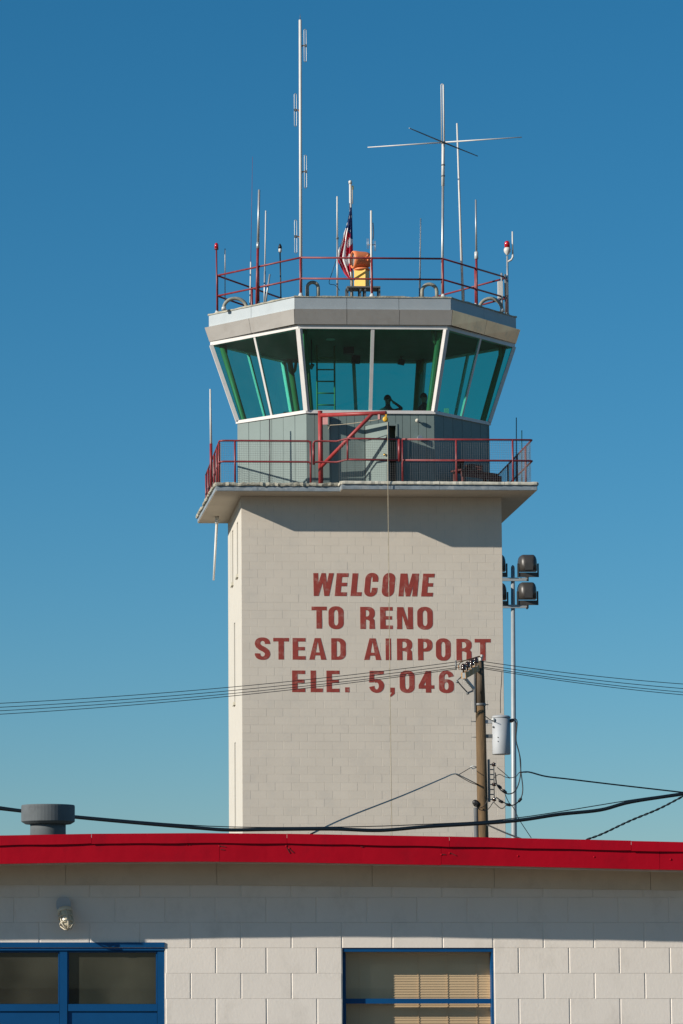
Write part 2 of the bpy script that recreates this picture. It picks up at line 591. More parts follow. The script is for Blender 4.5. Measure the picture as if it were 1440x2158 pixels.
# --- front blocks
BW, BH = 0.4064, 0.2032
z_ref = tp(540, 1544.8, 0).z             # a bed joint read off the photograph
k_top = int((Z_SOF - z_ref) / BH)
z_top_line = z_ref + k_top * BH
courses = []
zz = z_ref
rows = []
kk = -40
for k in range(-int(z_ref / BH) - 1, k_top + 2):
    za, zb = z_ref + k * BH, z_ref + (k + 1) * BH
    za, zb = max(za, 0), min(zb, Z_SOF - 0.002)
    if zb - za < 0.03:
        continue
    rows.append((k, za, zb))
indiv = 0
field = MB()
random.seed(3)
z_vis = tp(540, 1757, 0).z - 0.1
for (k, za, zb) in rows:
    off = BW / 2 if k % 2 == 0 else 0.0
    if k in (-1, 0, 15):                   # tighter, long joints at the bond beams
        gap_t = 0.005
    else:
        gap_t = 0.0006
    xs = [0.0]
    x = off if off > 0 else BW
    while x < W_T - 0.02:
        xs.append(x)
        x += BW
    xs.append(W_T)
    for xa, xb in zip(xs, xs[1:]):
        gx = 0.006
        w = xb - xa - (gx if xa > 0 else gx / 2) - 0
        cx_ = (xa + xb) / 2
        h = zb - za - gap_t
        dy = random.uniform(-0.0008, 0.0008)
        cz = (za + zb) / 2
        if z_vis < cz < z_vis + 0.2032 * 18.5 and indiv < 300:
            me = block_mesh(w, h, 0.03, 0.003, 'block', 'block')
            o = piece(me, 'block', shaft, (cx_, dy, cz))
            o.rotation_euler = (random.uniform(-.002, .002), 0, random.uniform(-.004, .004))
            indiv += 1
        else:
            X, Z, ch = w / 2, h / 2, 0.003
            tx, tz = random.uniform(-.004, .004), random.uniform(-.002, .002)
            b = field.add([(cx_ + a, dy + d + tx * a + tz * c, cz + c) for a, d, c in (
                (-X, .03, -Z), (X, .03, -Z), (X, .03, Z), (-X, .03, Z), (-X, ch, -Z), (X, ch, -Z), (X, ch, Z), (-X, ch, Z),
                (-X + ch, 0, -Z + ch * .2), (X - ch, 0, -Z + ch * .2), (X - ch, 0, Z - ch * .2), (-X + ch, 0, Z - ch * .2))])
            field.face([b + 8, b + 9, b + 10, b + 11])
            for i in range(4):
                j = (i + 1) % 4
                field.face([b + 4 + i, b + 4 + j, b + 8 + j, b + 8 + i])
                field.face([b + i, b + j, b + 4 + j, b + 4 + i])
fo = field.build('block_courses', 'block', shaft, fixn=False)
fo['kind'] = 'stuff'


# --- lettering
def rr(x0, y0, x1, y1, rx, ry, n=8):
    pts = []
    for (cx, cy, a) in ((x1 - rx, y1 - ry, 0), (x0 + rx, y1 - ry, 90), (x0 + rx, y0 + ry, 180), (x1 - rx, y0 + ry, 270)):
        for i in range(n + 1):
            t = RAD(a + 90 * i / n)
            pts.append((cx + rx * math.cos(t), cy + ry * math.sin(t)))
    return pts


def rect(x0, y0, x1, y1):
    return [(x0, y0), (x1, y0), (x1, y1), (x0, y1)]


def stroke(pts, ws):
    L, R_ = [], []
    for i, p in enumerate(pts):
        a = pts[max(i - 1, 0)]
        c = pts[min(i + 1, len(pts) - 1)]
        dx, dy = c[0] - a[0], c[1] - a[1]
        l = math.hypot(dx, dy) or 1
        nx, ny = -dy / l, dx / l
        w = ws[i] / 2
        L.append((p[0] + nx * w, p[1] + ny * w))
        R_.append((p[0] - nx * w, p[1] - ny * w))
    return L + R_[::-1]


def earc(cx, cy, rx, ry, a0, a1, n=12):
    return [(cx + rx * math.cos(RAD(a0 + (a1 - a0) * i / n)), cy + ry * math.sin(RAD(a0 + (a1 - a0) * i / n))) for i in range(n + 1)]


def glyph(ch, W, H):
    """list of pieces; a piece is [outer, hole, ...]"""
    s, h = 0.25 * H, 0.165 * H
    if ch == 'E':
        return [[rect(0, 0, s, H)], [rect(s, H - h, W, H)], [rect(s, 0, W, h)], [rect(s, H * .5 - h * .42, W * .94, H * .5 + h * .52)]]
    if ch == 'L':
        return [[rect(0, 0, s, H)], [rect(s, 0, W, h * 1.05)]]
    if ch == 'T':
        c = W / 2
        return [[rect(0, H - h, W, H)], [rect(c - s / 2, 0, c + s / 2, H - h)]]
    if ch == 'I':
        return [[rect(0, 0, W, H)]]
    if ch == 'O' or ch == '0':
        o = 0.02 * H
        return [[rr(0, -o, W, H + o, W * .46, H * .27), rr(s, h * .9, W - s, H - h * .9, (W - 2 * s) * .5, H * .16)[::-1]]]
    if ch == 'D':
        rx, ry = W * .48, H * .28
        out = [(0, 0)] + [(W - rx + rx * math.cos(RAD(a)), ry + ry * math.sin(RAD(a))) for a in range(-90, 1, 10)] + [(W - rx + rx * math.cos(RAD(a)), H - ry + ry * math.sin(RAD(a))) for a in range(0, 91, 10)] + [(0, H)]
        ix, iy = (W - 2 * s) * .75, H * .15
        inn = [(s, h * .9)] + [(W - s - ix + ix * math.cos(RAD(a)), h * .9 + iy + iy * math.sin(RAD(a))) for a in range(-90, 1, 10)] + [(W - s - ix + ix * math.cos(RAD(a)), H - h * .9 - iy + iy * math.sin(RAD(a))) for a in range(0, 91, 10)] + [(s, H - h * .9)]
        return [[out, inn[::-1]]]
    if ch in 'PR':
        y0 = H * .40 if ch == 'P' else H * .42
        rx, ry = W * .42, (H - y0) * .42
        out = [(0, 0), (s, 0), (s, y0)] + [(W - rx + rx * math.cos(RAD(a)), y0 + ry + ry * math.sin(RAD(a))) for a in range(-90, 1, 10)] + [(W - rx + rx * math.cos(RAD(a)), H - ry + ry * math.sin(RAD(a))) for a in range(0, 91, 10)] + [(0, H)]
        ix = (W - 2 * s) * .7
        a_, b_ = y0 + h * .88, H - h * .9
        iy = (b_ - a_) * .42
        inn = [(s, a_)] + [(W - s - ix + ix * math.cos(RAD(a)), a_ + iy + iy * math.sin(RAD(a))) for a in range(-90, 1, 10)] + [(W - s - ix + ix * math.cos(RAD(a)), b_ - iy + iy * math.sin(RAD(a))) for a in range(0, 91, 10)] + [(s, b_)]
        ps = [[out, inn[::-1]]]
        if ch == 'R':
            ps.append([[(W * .45, y0 + .01 * H), (W - s * .95, y0 - .06 * H), (W - s, 0), (W, 0), (W - .02 * W, y0 - .02 * H), (W - s * .35, y0 + .07 * H)]])
        return ps
    if ch == 'N':
        return [[rect(0, 0, s * .9, H)], [rect(W - s * .9, 0, W, H)], [[(s * .45, H), (s * 1.12, H), (W - s * .45, 0), (W - s * 1.12, 0)]]]
    if ch == 'M':
        c = W / 2
        return [[rect(0, 0, s * .86, H)], [rect(W - s * .86, 0, W, H)], [[(s * .4, H), (s * 1.2, H), (c + s * .36, 0), (c - s * .36, 0)]], [[(W - s * 1.2, H), (W - s * .4, H), (c + s * .36, 0), (c - s * .36, 0)]]]
    if ch == 'W':
        q = s * .86
        a, c = W * .26, W * .5
        return [[[(0, H), (q, H), (a + q * .42, 0), (a - q * .55, 0)]], [[(c - q * .42, H), (c + q * .42, H), (a + q * .42, 0), (a - q * .42, 0)]],
                [[(c - q * .42, H), (c + q * .42, H), (W - a + q * .42, 0), (W - a - q * .42, 0)]], [[(W - q, H), (W, H), (W - a + q * .55, 0), (W - a - q * .42, 0)]]]
    if ch == 'A':
        c = W / 2
        return [[[(c - s * .55, H), (c + s * .1, H), (s * .98, 0), (0, 0)]], [[(c - s * .1, H), (c + s * .55, H), (W, 0), (W - s * .98, 0)]], [rect(W * .27, H * .20, W * .73, H * .34)]]
    if ch == 'C':
        o = .02 * H
        rx, ry = W * .46, H * .27
        ix, iy = (W - 2 * s) * .5, H * .16
        y_u, y_l = H * .63, H * .37
        out = [(W, y_u)] + earc(W - rx, H + o - ry, rx, ry, 0, 90) + earc(rx, H + o - ry, rx, ry, 90, 180) + earc(rx, ry - o, rx, ry, 180, 270) + earc(W - rx, ry - o, rx, ry, 270, 360) + [(W, y_l), (W - s, y_l)]
        inn = earc(W - s - ix, h * .9 + iy, ix, iy, 360, 270) + earc(s + ix, h * .9 + iy, ix, iy, 270, 180) + earc(s + ix, H - h * .9 - iy, ix, iy, 180, 90) + earc(W - s - ix, H - h * .9 - iy, ix, iy, 90, 0)
        return [[out + inn + [(W - s, y_u)]]]
    if ch == 'S':
        o = .02 * H
        rx = W / 2 - s / 2
        up = H * .745
        lo = H * .255
        top = earc(W / 2, up, rx, H + o - up - h * .48, -8, 190, 16)
        bot = earc(W / 2, lo, rx, lo + o - h * .48, 10, -188, 16)
        mid = [(s * .62, H * .64), (W * .36, H * .55), (W * .64, H * .45), (W - s * .62, H * .36)]
        pts = top + mid + bot
        ws = []
        for i, p in enumerate(top):
            t = abs(math.cos(RAD(-8 + 198 * i / 16)))
            ws.append(h * .95 + (s - h * .95) * t ** 1.5)
        ws += [s * .98, s * .95, s * .95, s * .98]
        for i, p in enumerate(bot):
            t = abs(math.cos(RAD(10 - 198 * i / 16)))
            ws.append(h * .95 + (s - h * .95) * t ** 1.5)
        return [[stroke(pts, ws)]]
    if ch == '5':
        o = .02 * H
        lo = H * .31
        rx = W / 2 - s / 2
        bowl = [(s * .55, H * .50), (s * .95, H * .565)] + earc(W / 2, lo, rx, H * .615 - h * .45 - lo + h * .0, 105, 0, 10) + earc(W / 2, lo, rx, lo + o - h * .48, 0, -172, 14)
        ws = [h * .5, h * .8] + [h + (s - h) * abs(math.cos(RAD(105 - 105 * i / 10))) ** 1.5 for i in range(11)] + [h * .95 + (s - h) * abs(math.cos(RAD(-172 * i / 14))) ** 1.5 for i in range(15)]
        return [[rect(s * .12, H - h, W * .97, H)], [[(0, H * .46), (s * .88, H * .46), (s * .98, H - h), (s * .12, H - h)]], [stroke(bowl, ws)]]
    if ch == '6':
        o = .02 * H
        hh = H * .62
        ring_ = [rr(0, -o, W, hh, W * .46, H * .22), rr(s, h * .85, W - s, hh - h * .85, (W - 2 * s) * .5, H * .12)[::-1]]
        up = H * .70
        rx = W / 2 - s / 2
        hook = [(s / 2, H * .3)] + [(s / 2, H * .5)] + earc(W / 2, up, rx, H + o - up - h * .48, 178, 8, 14)
        ws = [s, s] + [h * .95 + (s - h * .95) * abs(math.cos(RAD(178 - 170 * i / 14))) ** 1.5 for i in range(15)]
        return [ring_, [stroke(hook, ws)]]
    if ch == '4':
        xr = W * .80
        return [[rect(xr - s, 0, xr, H)], [rect(0, H * .18, W, H * .34)], [[(0, H * .34), (s * .95, H * .34), (xr - s * .3, H * .86), (xr - s * .55, H), (xr - s * .95, H)]]]
    if ch == '.':
        return [[rect(0, 0, W, s * .92)]]
    if ch == ',':
        return [[rect(W * .15, 0, W, s * .9)], [[(W * .45, s * .1), (W, s * .1), (W * .98, -.06 * H), (W * .30, -.19 * H), (0, -.19 * H)]]]
    return []


def letters(text_ext, y_top, y_bot, shear=0.0, slope=0.0):
    for (ch, xa, xb) in text_ext:
        d = slope * (xa - 640)
        p0, p1 = tp(xa, y_bot + d, 0), tp(xb, y_bot + d, 0)
        zt = tp(xa, y_top + d, 0).z
        Wd, H = p1.x - p0.x, zt - p0.z
        mb = MB()
        for pi, loops in enumerate(glyph(ch, Wd, H)):
            yy = -0.0045 - 0.0005 * pi
            L3 = [[Vector((p0.x + q[0] + shear * q[1], p0.z + q[1], 0)) for q in lp] for lp in loops]
            flat = [v for lp in L3 for v in lp]
            fr = mb.add([(v.x, yy, v.y) for v in flat])
            for t in tessellate_polygon(L3):
                a, b, c = (flat[i] for i in t)
                cr = (b.x - a.x) * (c.y - a.y) - (b.y - a.y) * (c.x - a.x)
                tt = t if cr > 0 else (t[0], t[2], t[1])
                mb.face([fr + i for i in tt])
            k = 0
            for lp in L3:
                m_ = len(lp)
                bk = mb.add([(v.x, 0.004, v.y) for v in lp])
                for i in range(m_):
                    j = (i + 1) % m_
                    mb.face([fr + k + i, bk + i, bk + j, fr + k + j])
                k += m_
        mb.build('letter', 'letter', shaft, fixn=False)


def ex(lst, sc, ox):
    return [(c, ox + a / sc, ox + b / sc) for c, a, b in lst]


letters(ex([('W', 56, 208), ('E', 230, 318), ('L', 347, 428), ('C', 445, 542), ('O', 575, 667), ('M', 702, 840), ('E', 870, 955)], 3.512, 640), 1207.6, 1255.7, 0.10, 0.005)
letters(ex([('T', 60, 172), ('O', 185, 298), ('R', 420, 528), ('E', 567, 660), ('N', 693, 810), ('O', 842, 957)], 3.512, 640), 1278.2, 1324.6, 0, 0.006)
letters([('S', 537.3, 569.9), ('T', 576.2, 609.5), ('E', 617, 644.2), ('A', 652, 688), ('D', 698.5, 729.2)] + ex([('A', 448, 575), ('I', 608, 648), ('R', 692, 805), ('P', 847, 955), ('O', 980, 1090), ('R', 1132, 1245), ('T', 1268, 1387)], 3.512, 640), 1344.6, 1390.2, 0, 0.005)
letters([('E', 616, 643.5), ('L', 654.9, 680.8), ('E', 688.4, 715.8), ('.', 727.6, 737)] + ex([('5', 485, 597), (',', 637, 675), ('0', 712, 823), ('4', 852, 968), ('6', 1003, 1113)], 3.512, 640), 1413, 1458.6, 0, 0.004)

# --- balcony slab
XL, XR, XJ = -0.68, 7.20, 2.385
YF1, YF2, YB = -0.84, -1.20, D_T
plan = [(XL - .11, YB), (XL, YF1), (XJ, YF1), (XJ, YF2), (XR, YF2), (XR, YB)]
slab = MB().prism(plan, Z_SOF, Z_DECK - 0.05).build('balcony_slab', 'soffit', tower)


def edge_pieces(a, b, z0, z1, t, name, material, lumpy=0.0, seg=0.9, over=0.0):
    """strip pieces laid along an edge of the slab, outward side at right of a->b"""
    a, b = Vector((*a, 0)), Vector((*b, 0))
    d = (b - a)
    L = d.length
    d.normalize()
    nrm = Vector((d.y, -d.x, 0))
    k = max(1, round(L / seg))
    for i in range(k):
        s0, s1 = L * i / k + 0.004, L * (i + 1) / k - 0.004
        mb = MB()
        m_ = 10 if lumpy else 2
        ringsA = []
        for j in range(m_ + 1):
            p = a + d * (s0 + (s1 - s0) * j / m_)
            jt = random.uniform(-1, 1) * lumpy
            jb = random.uniform(-1, 1) * lumpy
            jo = random.uniform(-1, 1) * lumpy
            o_ = over + jo
            ringsA.append(mb.add([p + nrm * 0.002 + Vector((0, 0, z0 + jb * .6)), p + nrm * (t + o_) + Vector((0, 0, z0 + jb)),
                                  p + nrm * (t + o_ + 0.3 * lumpy) + Vector((0, 0, (z0 + z1) / 2)), p + nrm * (t + o_ - 0.01) + Vector((0, 0, z1 + jt)), p - nrm * 0.10 + Vector((0, 0, z1 + jt * .5))]))
        for u, w in zip(ringsA, ringsA[1:]):
            for q in range(5):
                r_ = (q + 1) % 5
                mb.face([u + q, u + r_, w + r_, w + q], 0, False)
        mb.face([ringsA[0] + q for q in range(5)])
        mb.face([ringsA[-1] + q for q in range(5)][::-1])
        mb.build(name, material, slab)


for (a, b, lump) in ((plan[0], plan[1], 0.022), (plan[1], plan[2], 0.018), (plan[2], plan[3], 0.006), (plan[3], plan[4], 0.006), (plan[4], plan[5], 0.004)):
    edge_pieces(a, b, Z_SOF + 0.012, Z_DECK - 0.058, 0.012, 'edge_flashing', 'flash', 0.0, 1.1)
    edge_pieces(a, b, Z_DECK - 0.054, Z_DECK + 0.018, 0.045, 'coping', 'foam' if lump > 0.01 else 'coping', lump, 0.75)
MB().prism(plan, Z_DECK - 0.049, Z_DECK).build('deck', 'concrete', slab)

# --- cab: hexagonal plan
XC, YC = 3.25, 1.65


def hexp(a, b, d):
    """front-left, front-right, right, back-right, back-left, left"""
    return [Vector((XC - a, YC - d, 0)), Vector((XC + a, YC - d, 0)), Vector((XC + b, YC, 0)), Vector((XC + a, YC + d, 0)), Vector((XC - a, YC + d, 0)), Vector((XC - b, YC, 0))]


Z_SILL, Z_HEAD = 16.17, 18.20
H_SILL = hexp(1.60, 3.22, 1.60)
H_HEAD = hexp(1.84, 3.88, 2.27)
SIDES = ['front', 'front_right', 'back_right', 'back', 'back_left', 'front_left']


def at_z(p, z):
    return Vector((p[0], p[1], z))


# lower walls with siding panels
cabwall = None
door_x0, door_x1 = tp(769, 960, YC - 1.6).x, tp(835, 960, YC - 1.6).x
door_top = tp(800, 897, YC - 1.6).z
cw = MB()
for i in range(6):
    A, B = H_SILL[i], H_SILL[(i + 1) % 6]
    d = (B - A).normalized()
    nn = Vector((d.y, -d.x, 0))
    inn = -nn * 0.10
    out = nn * -0.014
    spans = [(0, (B - A).length, Z_DECK, Z_SILL)]
    if i == 0:
        L = (B - A).length
        u0, u1 = door_x0 - A.x, door_x1 - A.x
        spans = [(0, u0, Z_DECK, Z_SILL), (u0, u1, door_top, Z_SILL), (u1, L, Z_DECK, Z_SILL)]
    for (u0, u1, z0, z1) in spans:
        a, b = A + d * u0 + out, A + d * u1 + out
        cw.hexa([at_z(a, z0), at_z(b, z0), at_z(b + inn, z0), at_z(a + inn, z0), at_z(a, z1), at_z(b, z1), at_z(b + inn, z1), at_z(a + inn, z1)])
cabwall = cw.build('cab_wall', 'cabseam', tower)
for i in range(6):
    A, B = H_SILL[i], H_SILL[(i + 1) % 6]
    d = (B - A).normalized()
    nn = Vector((d.y, -d.x, 0))
    L = (B - A).length
    np_ = 16 if i in (0, 3) else 6
    cuts = [L * k / np_ for k in range(np_ + 1)]
    if i == 0:
        u0, u1 = door_x0 - A.x, door_x1 - A.x
        cuts = sorted([c for c in cuts if abs(c - u0) > 0.05 and abs(c - u1) > 0.05] + [u0, u1])
    for c0, c1 in zip(cuts, cuts[1:]):
        z0 = Z_DECK + 0.004
        if i == 0 and c0 >= u0 - .001 and c1 <= u1 + .001:
            z0 = door_top
        a, b = A + d * (c0 + 0.005) + nn * -0.0138, A + d * (c1 - 0.005) + nn * -0.0138
        o_ = nn * (0.0138 + random.uniform(-.002, .002))
        mb = MB().hexa([at_z(a + o_, z0), at_z(b + o_, z0), at_z(b, z0), at_z(a, z0), at_z(a + o_, Z_SILL - .004), at_z(b + o_, Z_SILL - .004), at_z(b, Z_SILL - .004), at_z(a, Z_SILL - .004)])
        mb.build('siding_panel', 'cabwall', cabwall)
    if i == 5:   # conduit running up the left face
        q = A + d * (L * 0.47) + nn * 0.012
        MB().tube([at_z(q, Z_DECK), at_z(q, Z_SILL - .02)], 0.012, 6).build('conduit', 'dsteel', cabwall)

# door leaf, swung outwards, and door frame
yw = YC - 1.6
ph = RAD(52)
dv = Vector((math.cos(ph), -math.sin(ph), 0))
dn = Vector((-dv.y, dv.x, 0))
h0 = Vector((door_x0 + 0.03, yw - 0.03, 0))
leaf = MB()
lw = 0.80
c = h0 + dv * lw / 2
leaf.obox((c.x, c.y, (Z_DECK + .02 + door_top - .02) / 2), dv * lw / 2, dn * 0.02, Vector((0, 0, (door_top - Z_DECK - 0.04) / 2)))
door = leaf.build('door', 'cabwall', tower)
kb = h0 + dv * (lw - 0.07)
MB().lathe(at_z(kb - dn * 0.02, 15.0), [(0.012, 0), (0.012, .03), (0.03, .04), (0.034, .06), (0.02, .08), (.002, .085)], 12, axis=-dn).build('knob', 'brass', door)
fr = MB()
fr.box((door_x0 - .04, yw - .016, Z_DECK), (door_x0, yw + .06, door_top + .05))
fr.box((door_x1, yw - .016, Z_DECK), (door_x1 + .04, yw + .06, door_top + .05))
fr.box((door_x0, yw - .016, door_top), (door_x1, yw + .06, door_top + .05))
fr.build('door_frame', 'cabwall', tower)
ins = MB()
ins.box((door_x0 - .3, yw + 0.35, Z_DECK + .85), (door_x1 + .4, yw + 0.39, door_top + .1))
ins.build('inner_panel', 'wood', tower)
MB().box((door_x0 - .5, yw + 0.6, Z_DECK), (door_x1 + .6, yw + 0.63, Z_DECK + 0.85)).build('doorway_shade_sheet', 'dark', tower)  # near-black sheet paints the shade inside the lower doorway

# sill band and window frames
sb = MB()
S_OUT = hexp(1.625, 3.26, 1.64)
S_IN = hexp(1.54, 3.12, 1.52)
for i in range(6):
    j = (i + 1) % 6
    sb.hexa([at_z(S_OUT[i], Z_SILL - .035), at_z(S_OUT[j], Z_SILL - .035), at_z(S_IN[j], Z_SILL - .035), at_z(S_IN[i], Z_SILL - .035),
             at_z(S_OUT[i], Z_SILL + .045), at_z(S_OUT[j], Z_SILL + .045), at_z(S_IN[j], Z_SILL + .045), at_z(S_IN[i], Z_SILL + .045)])
sb.build('window_sill', 'frame', tower)
hb = MB()
HO, HI = hexp(1.86, 3.905, 2.29), hexp(1.76, 3.76, 2.17)
for i in range(6):
    j = (i + 1) % 6
    hb.hexa([at_z(HO[i], Z_HEAD - .05), at_z(HO[j], Z_HEAD - .05), at_z(HI[j], Z_HEAD - .05), at_z(HI[i], Z_HEAD - .05),
             at_z(HO[i], Z_HEAD + .055), at_z(HO[j], Z_HEAD + .055), at_z(HI[j], Z_HEAD + .055), at_z(HI[i], Z_HEAD + .055)])
hb.build('window_head', 'frame', tower)
for i in range(6):
    a, b = at_z(H_SILL[i], Z_SILL + .04), at_z(H_HEAD[i], Z_HEAD - .04)
    rad = (H_SILL[i] - Vector((XC, YC, 0))).normalized()
    MB().bar(a + rad * 0.0, b + rad * 0.0, 0.135, 0.09, up=rad).build('corner_mullion', 'frame', tower)
for i in range(6):
    j = (i + 1) % 6
    A0, B0, A1, B1 = at_z(H_SILL[i], Z_SILL + .045), at_z(H_SILL[j], Z_SILL + .045), at_z(H_HEAD[i], Z_HEAD - .05), at_z(H_HEAD[j], Z_HEAD - .05)
    nrm = (B0 - A0).cross(A1 - A0).normalized()
    m0, m1 = (A0 + B0) / 2, (A1 + B1) / 2
    wdt = 0.085 if i in (0, 3) else 0.06
    win = MB().bar(m0 - nrm * .02, m1 - nrm * .02, wdt, 0.06, up=nrm).build('cab_window', 'frame', tower)
    for (p, q, r_, s_) in ((A0, m0, A1, m1), (m0, B0, m1, B1)):
        e1, e2 = (q - p).normalized(), (s_ - r_).normalized()
        P = [p + e1 * .03, q - e1 * .03, s_ - e2 * .03, r_ + e2 * .03]
        g_ = MB()
        b = g_.add([v - nrm * .012 for v in P])
        g_.face([b, b + 1, b + 2, b + 3])
        g_.build('pane', 'cabglass', win, fixn=False)

# roof
Z_R0, Z_R1, Z_BT, Z_BB = 18.60, 18.93, 18.615, 18.25
H_ROOF = hexp(1.95, 3.94, 2.35)
H_BT = hexp(1.975, 4.05, 2.44)
H_BB = hexp(1.955, 3.93, 2.345)
roof = MB().prism([tuple(p) for p in hexp(1.94, 3.92, 2.335)], 18.26, 18.90).build('cab_roof', 'gravelroof', tower)
MB().prism([tuple(p) for p in hexp(1.78, 3.78, 2.18)], 18.19, 18.255).build('ceiling', 'ceil', tower)
for i in range(6):
    j = (i + 1) % 6
    nseg = 3 if i in (0, 3) else 2
    for k in range(nseg):
        t0, t1 = k / nseg, (k + 1) / nseg
        eps = 0.0015
        P = lambda H, t, z: at_z(H[i].lerp(H[j], t), z)
        # upper vertical edge strip
        HIN = hexp(1.9415, 3.9215, 2.337)
        mb = MB().hexa([P(H_ROOF, t0 + eps, Z_R0), P(H_ROOF, t1 - eps, Z_R0), P(HIN, t1 - eps, Z_R0), P(HIN, t0 + eps, Z_R0),
                        P(H_ROOF, t0 + eps, Z_R1), P(H_ROOF, t1 - eps, Z_R1), P(HIN, t1 - eps, Z_R1), P(HIN, t0 + eps, Z_R1)])
        mb.build('edge_strip', 'galv', roof)
        # lower splayed band
        B_IN = hexp(1.952, 3.926, 2.341)
        mb = MB().hexa([P(H_BB, t0 + eps, Z_BB), P(H_BB, t1 - eps, Z_BB), P(B_IN, t1 - eps, Z_BB + .01), P(B_IN, t0 + eps, Z_BB + .01),
                        P(H_BT, t0 + eps, Z_BT), P(H_BT, t1 - eps, Z_BT), P(H_ROOF, t1 - eps, Z_BT + .012), P(H_ROOF, t0 + eps, Z_BT + .012)])
        mb.build('fascia_panel', 'warmrefl' if i == 1 else 'alu', roof)
# ragged felt edge on top of the roof rim
H_RO, H_RI = hexp(1.965, 3.965, 2.37), hexp(1.80, 3.75, 2.2)
for i in range(6):
    j = (i + 1) % 6
    mb = MB()
    rings = []
    m_ = 16
    for k in range(m_ + 1):
        t = k / m_
        jt = random.uniform(-.012, .018)
        rings.append(mb.add([at_z(H_RO[i].lerp(H_RO[j], t), Z_R1 + .001 + random.uniform(-.008, 0)), at_z(H_RO[i].lerp(H_RO[j], t), Z_R1 + .028 + jt), at_z(H_RI[i].lerp(H_RI[j], t), Z_R1 + .03), at_z(H_RI[i].lerp(H_RI[j], t), Z_R1 - .029)]))
    for u, w in zip(rings, rings[1:]):
        for q in range(4):
            r_ = (q + 1) % 4
            mb.face([u + q, u + r_, w + r_, w + q])
    mb.face([rings[0] + q for q in range(4)])
    mb.face([rings[-1] + q for q in range(4)])
    mb.build('roof_rim', 'foam', roof)
Z_TOP = Z_R1 + 0.03

# interior: floor, columns, desk
Z_FL = 15.12
fl = hexp(1.48, 3.05, 1.45)
MB().prism([(p.x, p.y) for p in (Vector((XC - 2.05, 0.75, 0)), Vector((XC + 2.05, 0.75, 0)), fl[2], fl[3], fl[4], fl[5])], Z_FL - 0.08, Z_FL).build('cab_floor', 'floor', tower)
C0, C1 = hexp(1.47, 3.00, 1.42), hexp(1.70, 3.62, 2.08)
for i in range(6):
    mb = MB().tube([at_z(C0[i], Z_FL), at_z(C0[i].lerp(C1[i], 0.05), Z_SILL), at_z(C1[i], 18.19)], 0.075, 12)
    r_in = (Vector((XC, YC, 0)) - C1[i]).normalized()
    p = at_z(C0[i].lerp(C1[i], 0.80), Z_SILL + (18.19 - Z_SILL) * .80)
    tang = Vector((-r_in.y, r_in.x, 0))
    mb.tube([p, p + tang * .12 + Vector((0, 0, .12)), p + tang * .17 + Vector((0, 0, .39))], 0.04, 8)
    mb.build('cab_column', 'green', tower)

# ------------------------------------------------------------------ things inside the cab
ld = thing('ladder', 'pale green ladder standing inside the glazed cab', 'ladder', (2.2, 1.75, Z_FL))
yl = 1.75
xa, xb = tp(668.5, 800, yl).x, tp(705.5, 800, yl).x
for x in (xa, xb):
    MB().tube([(x, yl, Z_FL), (x, yl, 18.18)], 0.022, 8).build('rail', 'green', ld)
for k in range(10):
    z = tp(690, 779, yl).z - 0.305 * (k - 2)
    if Z_FL + .1 < z < 18.1:
        MB().tube([(xa, yl, z), (xb, yl, z)], 0.018, 8).build('rung', 'green', ld)


def hung_box(name, label, px, py, y, w, h, dpt, cat, material='dark', tilt=0.2):
    p = tp(px, py, y)
    t = thing(name, label, cat, (p.x, y, 18.19))
    MB().tube([(p.x, y, 18.19), (p.x, y, p.z)], 0.015, 6).build('stem', 'dark', t)
    c, s = math.cos(tilt), math.sin(tilt)
    MB().obox(p, Vector((w / 2 * c, 0, -w / 2 * s)), Vector((0, dpt / 2, 0)), Vector((h / 2 * s, 0, h / 2 * c))).build('body', material, t)
    return t


hung_box('speaker', 'dark box hanging from cab ceiling in right front window', 846, 763, 3.2, .17, .13, .15, 'speaker')
hung_box('display', 'dark monitor hung from cab ceiling left of the front mullion', 750, 758, 3.1, .22, .2, .12, 'monitor', 'dark', .05)
hung_box('lamp', 'small dark spotlight hanging by the left front cab post', 657, 772, 1.0, .10, .13, .1, 'lamp', 'dark', .5)
hung_box('radio', 'square dark unit under cab ceiling above the ladder top', 735, 735, 2.0, .26, .26, .2, 'radio', 'dark', 0)
for (px, py, y, lab) in ((762, 733, 2.2, 'round pale ceiling lamp left of the front cab mullion'), (697, 716, .9, 'pale disc standing in for a reflection in left front cab pane')):
    p = tp(px, py, y)
    t = thing('ceiling_lamp_and_glint', lab, 'lamp', (p.x, y, 18.19), group='ceiling lamps in the cab')  # the second disc is no lamp, it stands in for a spot reflection
    MB().lathe((p.x, y, p.z), [(.12, 0), (.11, .04), (.03, .05), (.03, 18.19 - p.z)], 16).build('shade', 'white', t)
ck = thing('console', 'low dark console desk along the cab windows', 'console', (1.3, 1.2, Z_FL))
dk = MB()
dk.prism([(0.75, 1.3), (1.75, .35), (2.1, .6), (1.2, 1.5)], Z_FL, Z_SILL + .10)
dk.build('cabinet', 'dark', ck)
MB().box((1.15, .95, Z_SILL + .101), (1.55, 1.25, Z_SILL + .16)).build('keyboard_unit', 'dsteel', ck)
ck2 = thing('console', 'dark console with papers by right cab windows', 'console', (5.0, 1.2, Z_FL))
MB().prism([(4.75, .40), (5.75, 1.35), (5.3, 1.55), (4.5, .7)], Z_FL, Z_SILL + .10).build('cabinet', 'dark', ck2)
p = tp(941, 860, .9)
MB().box((p.x - .06, .86, Z_SILL + .101), (p.x + .06, .94, Z_SILL + .26)).build('paper_cup', 'white', ck2)


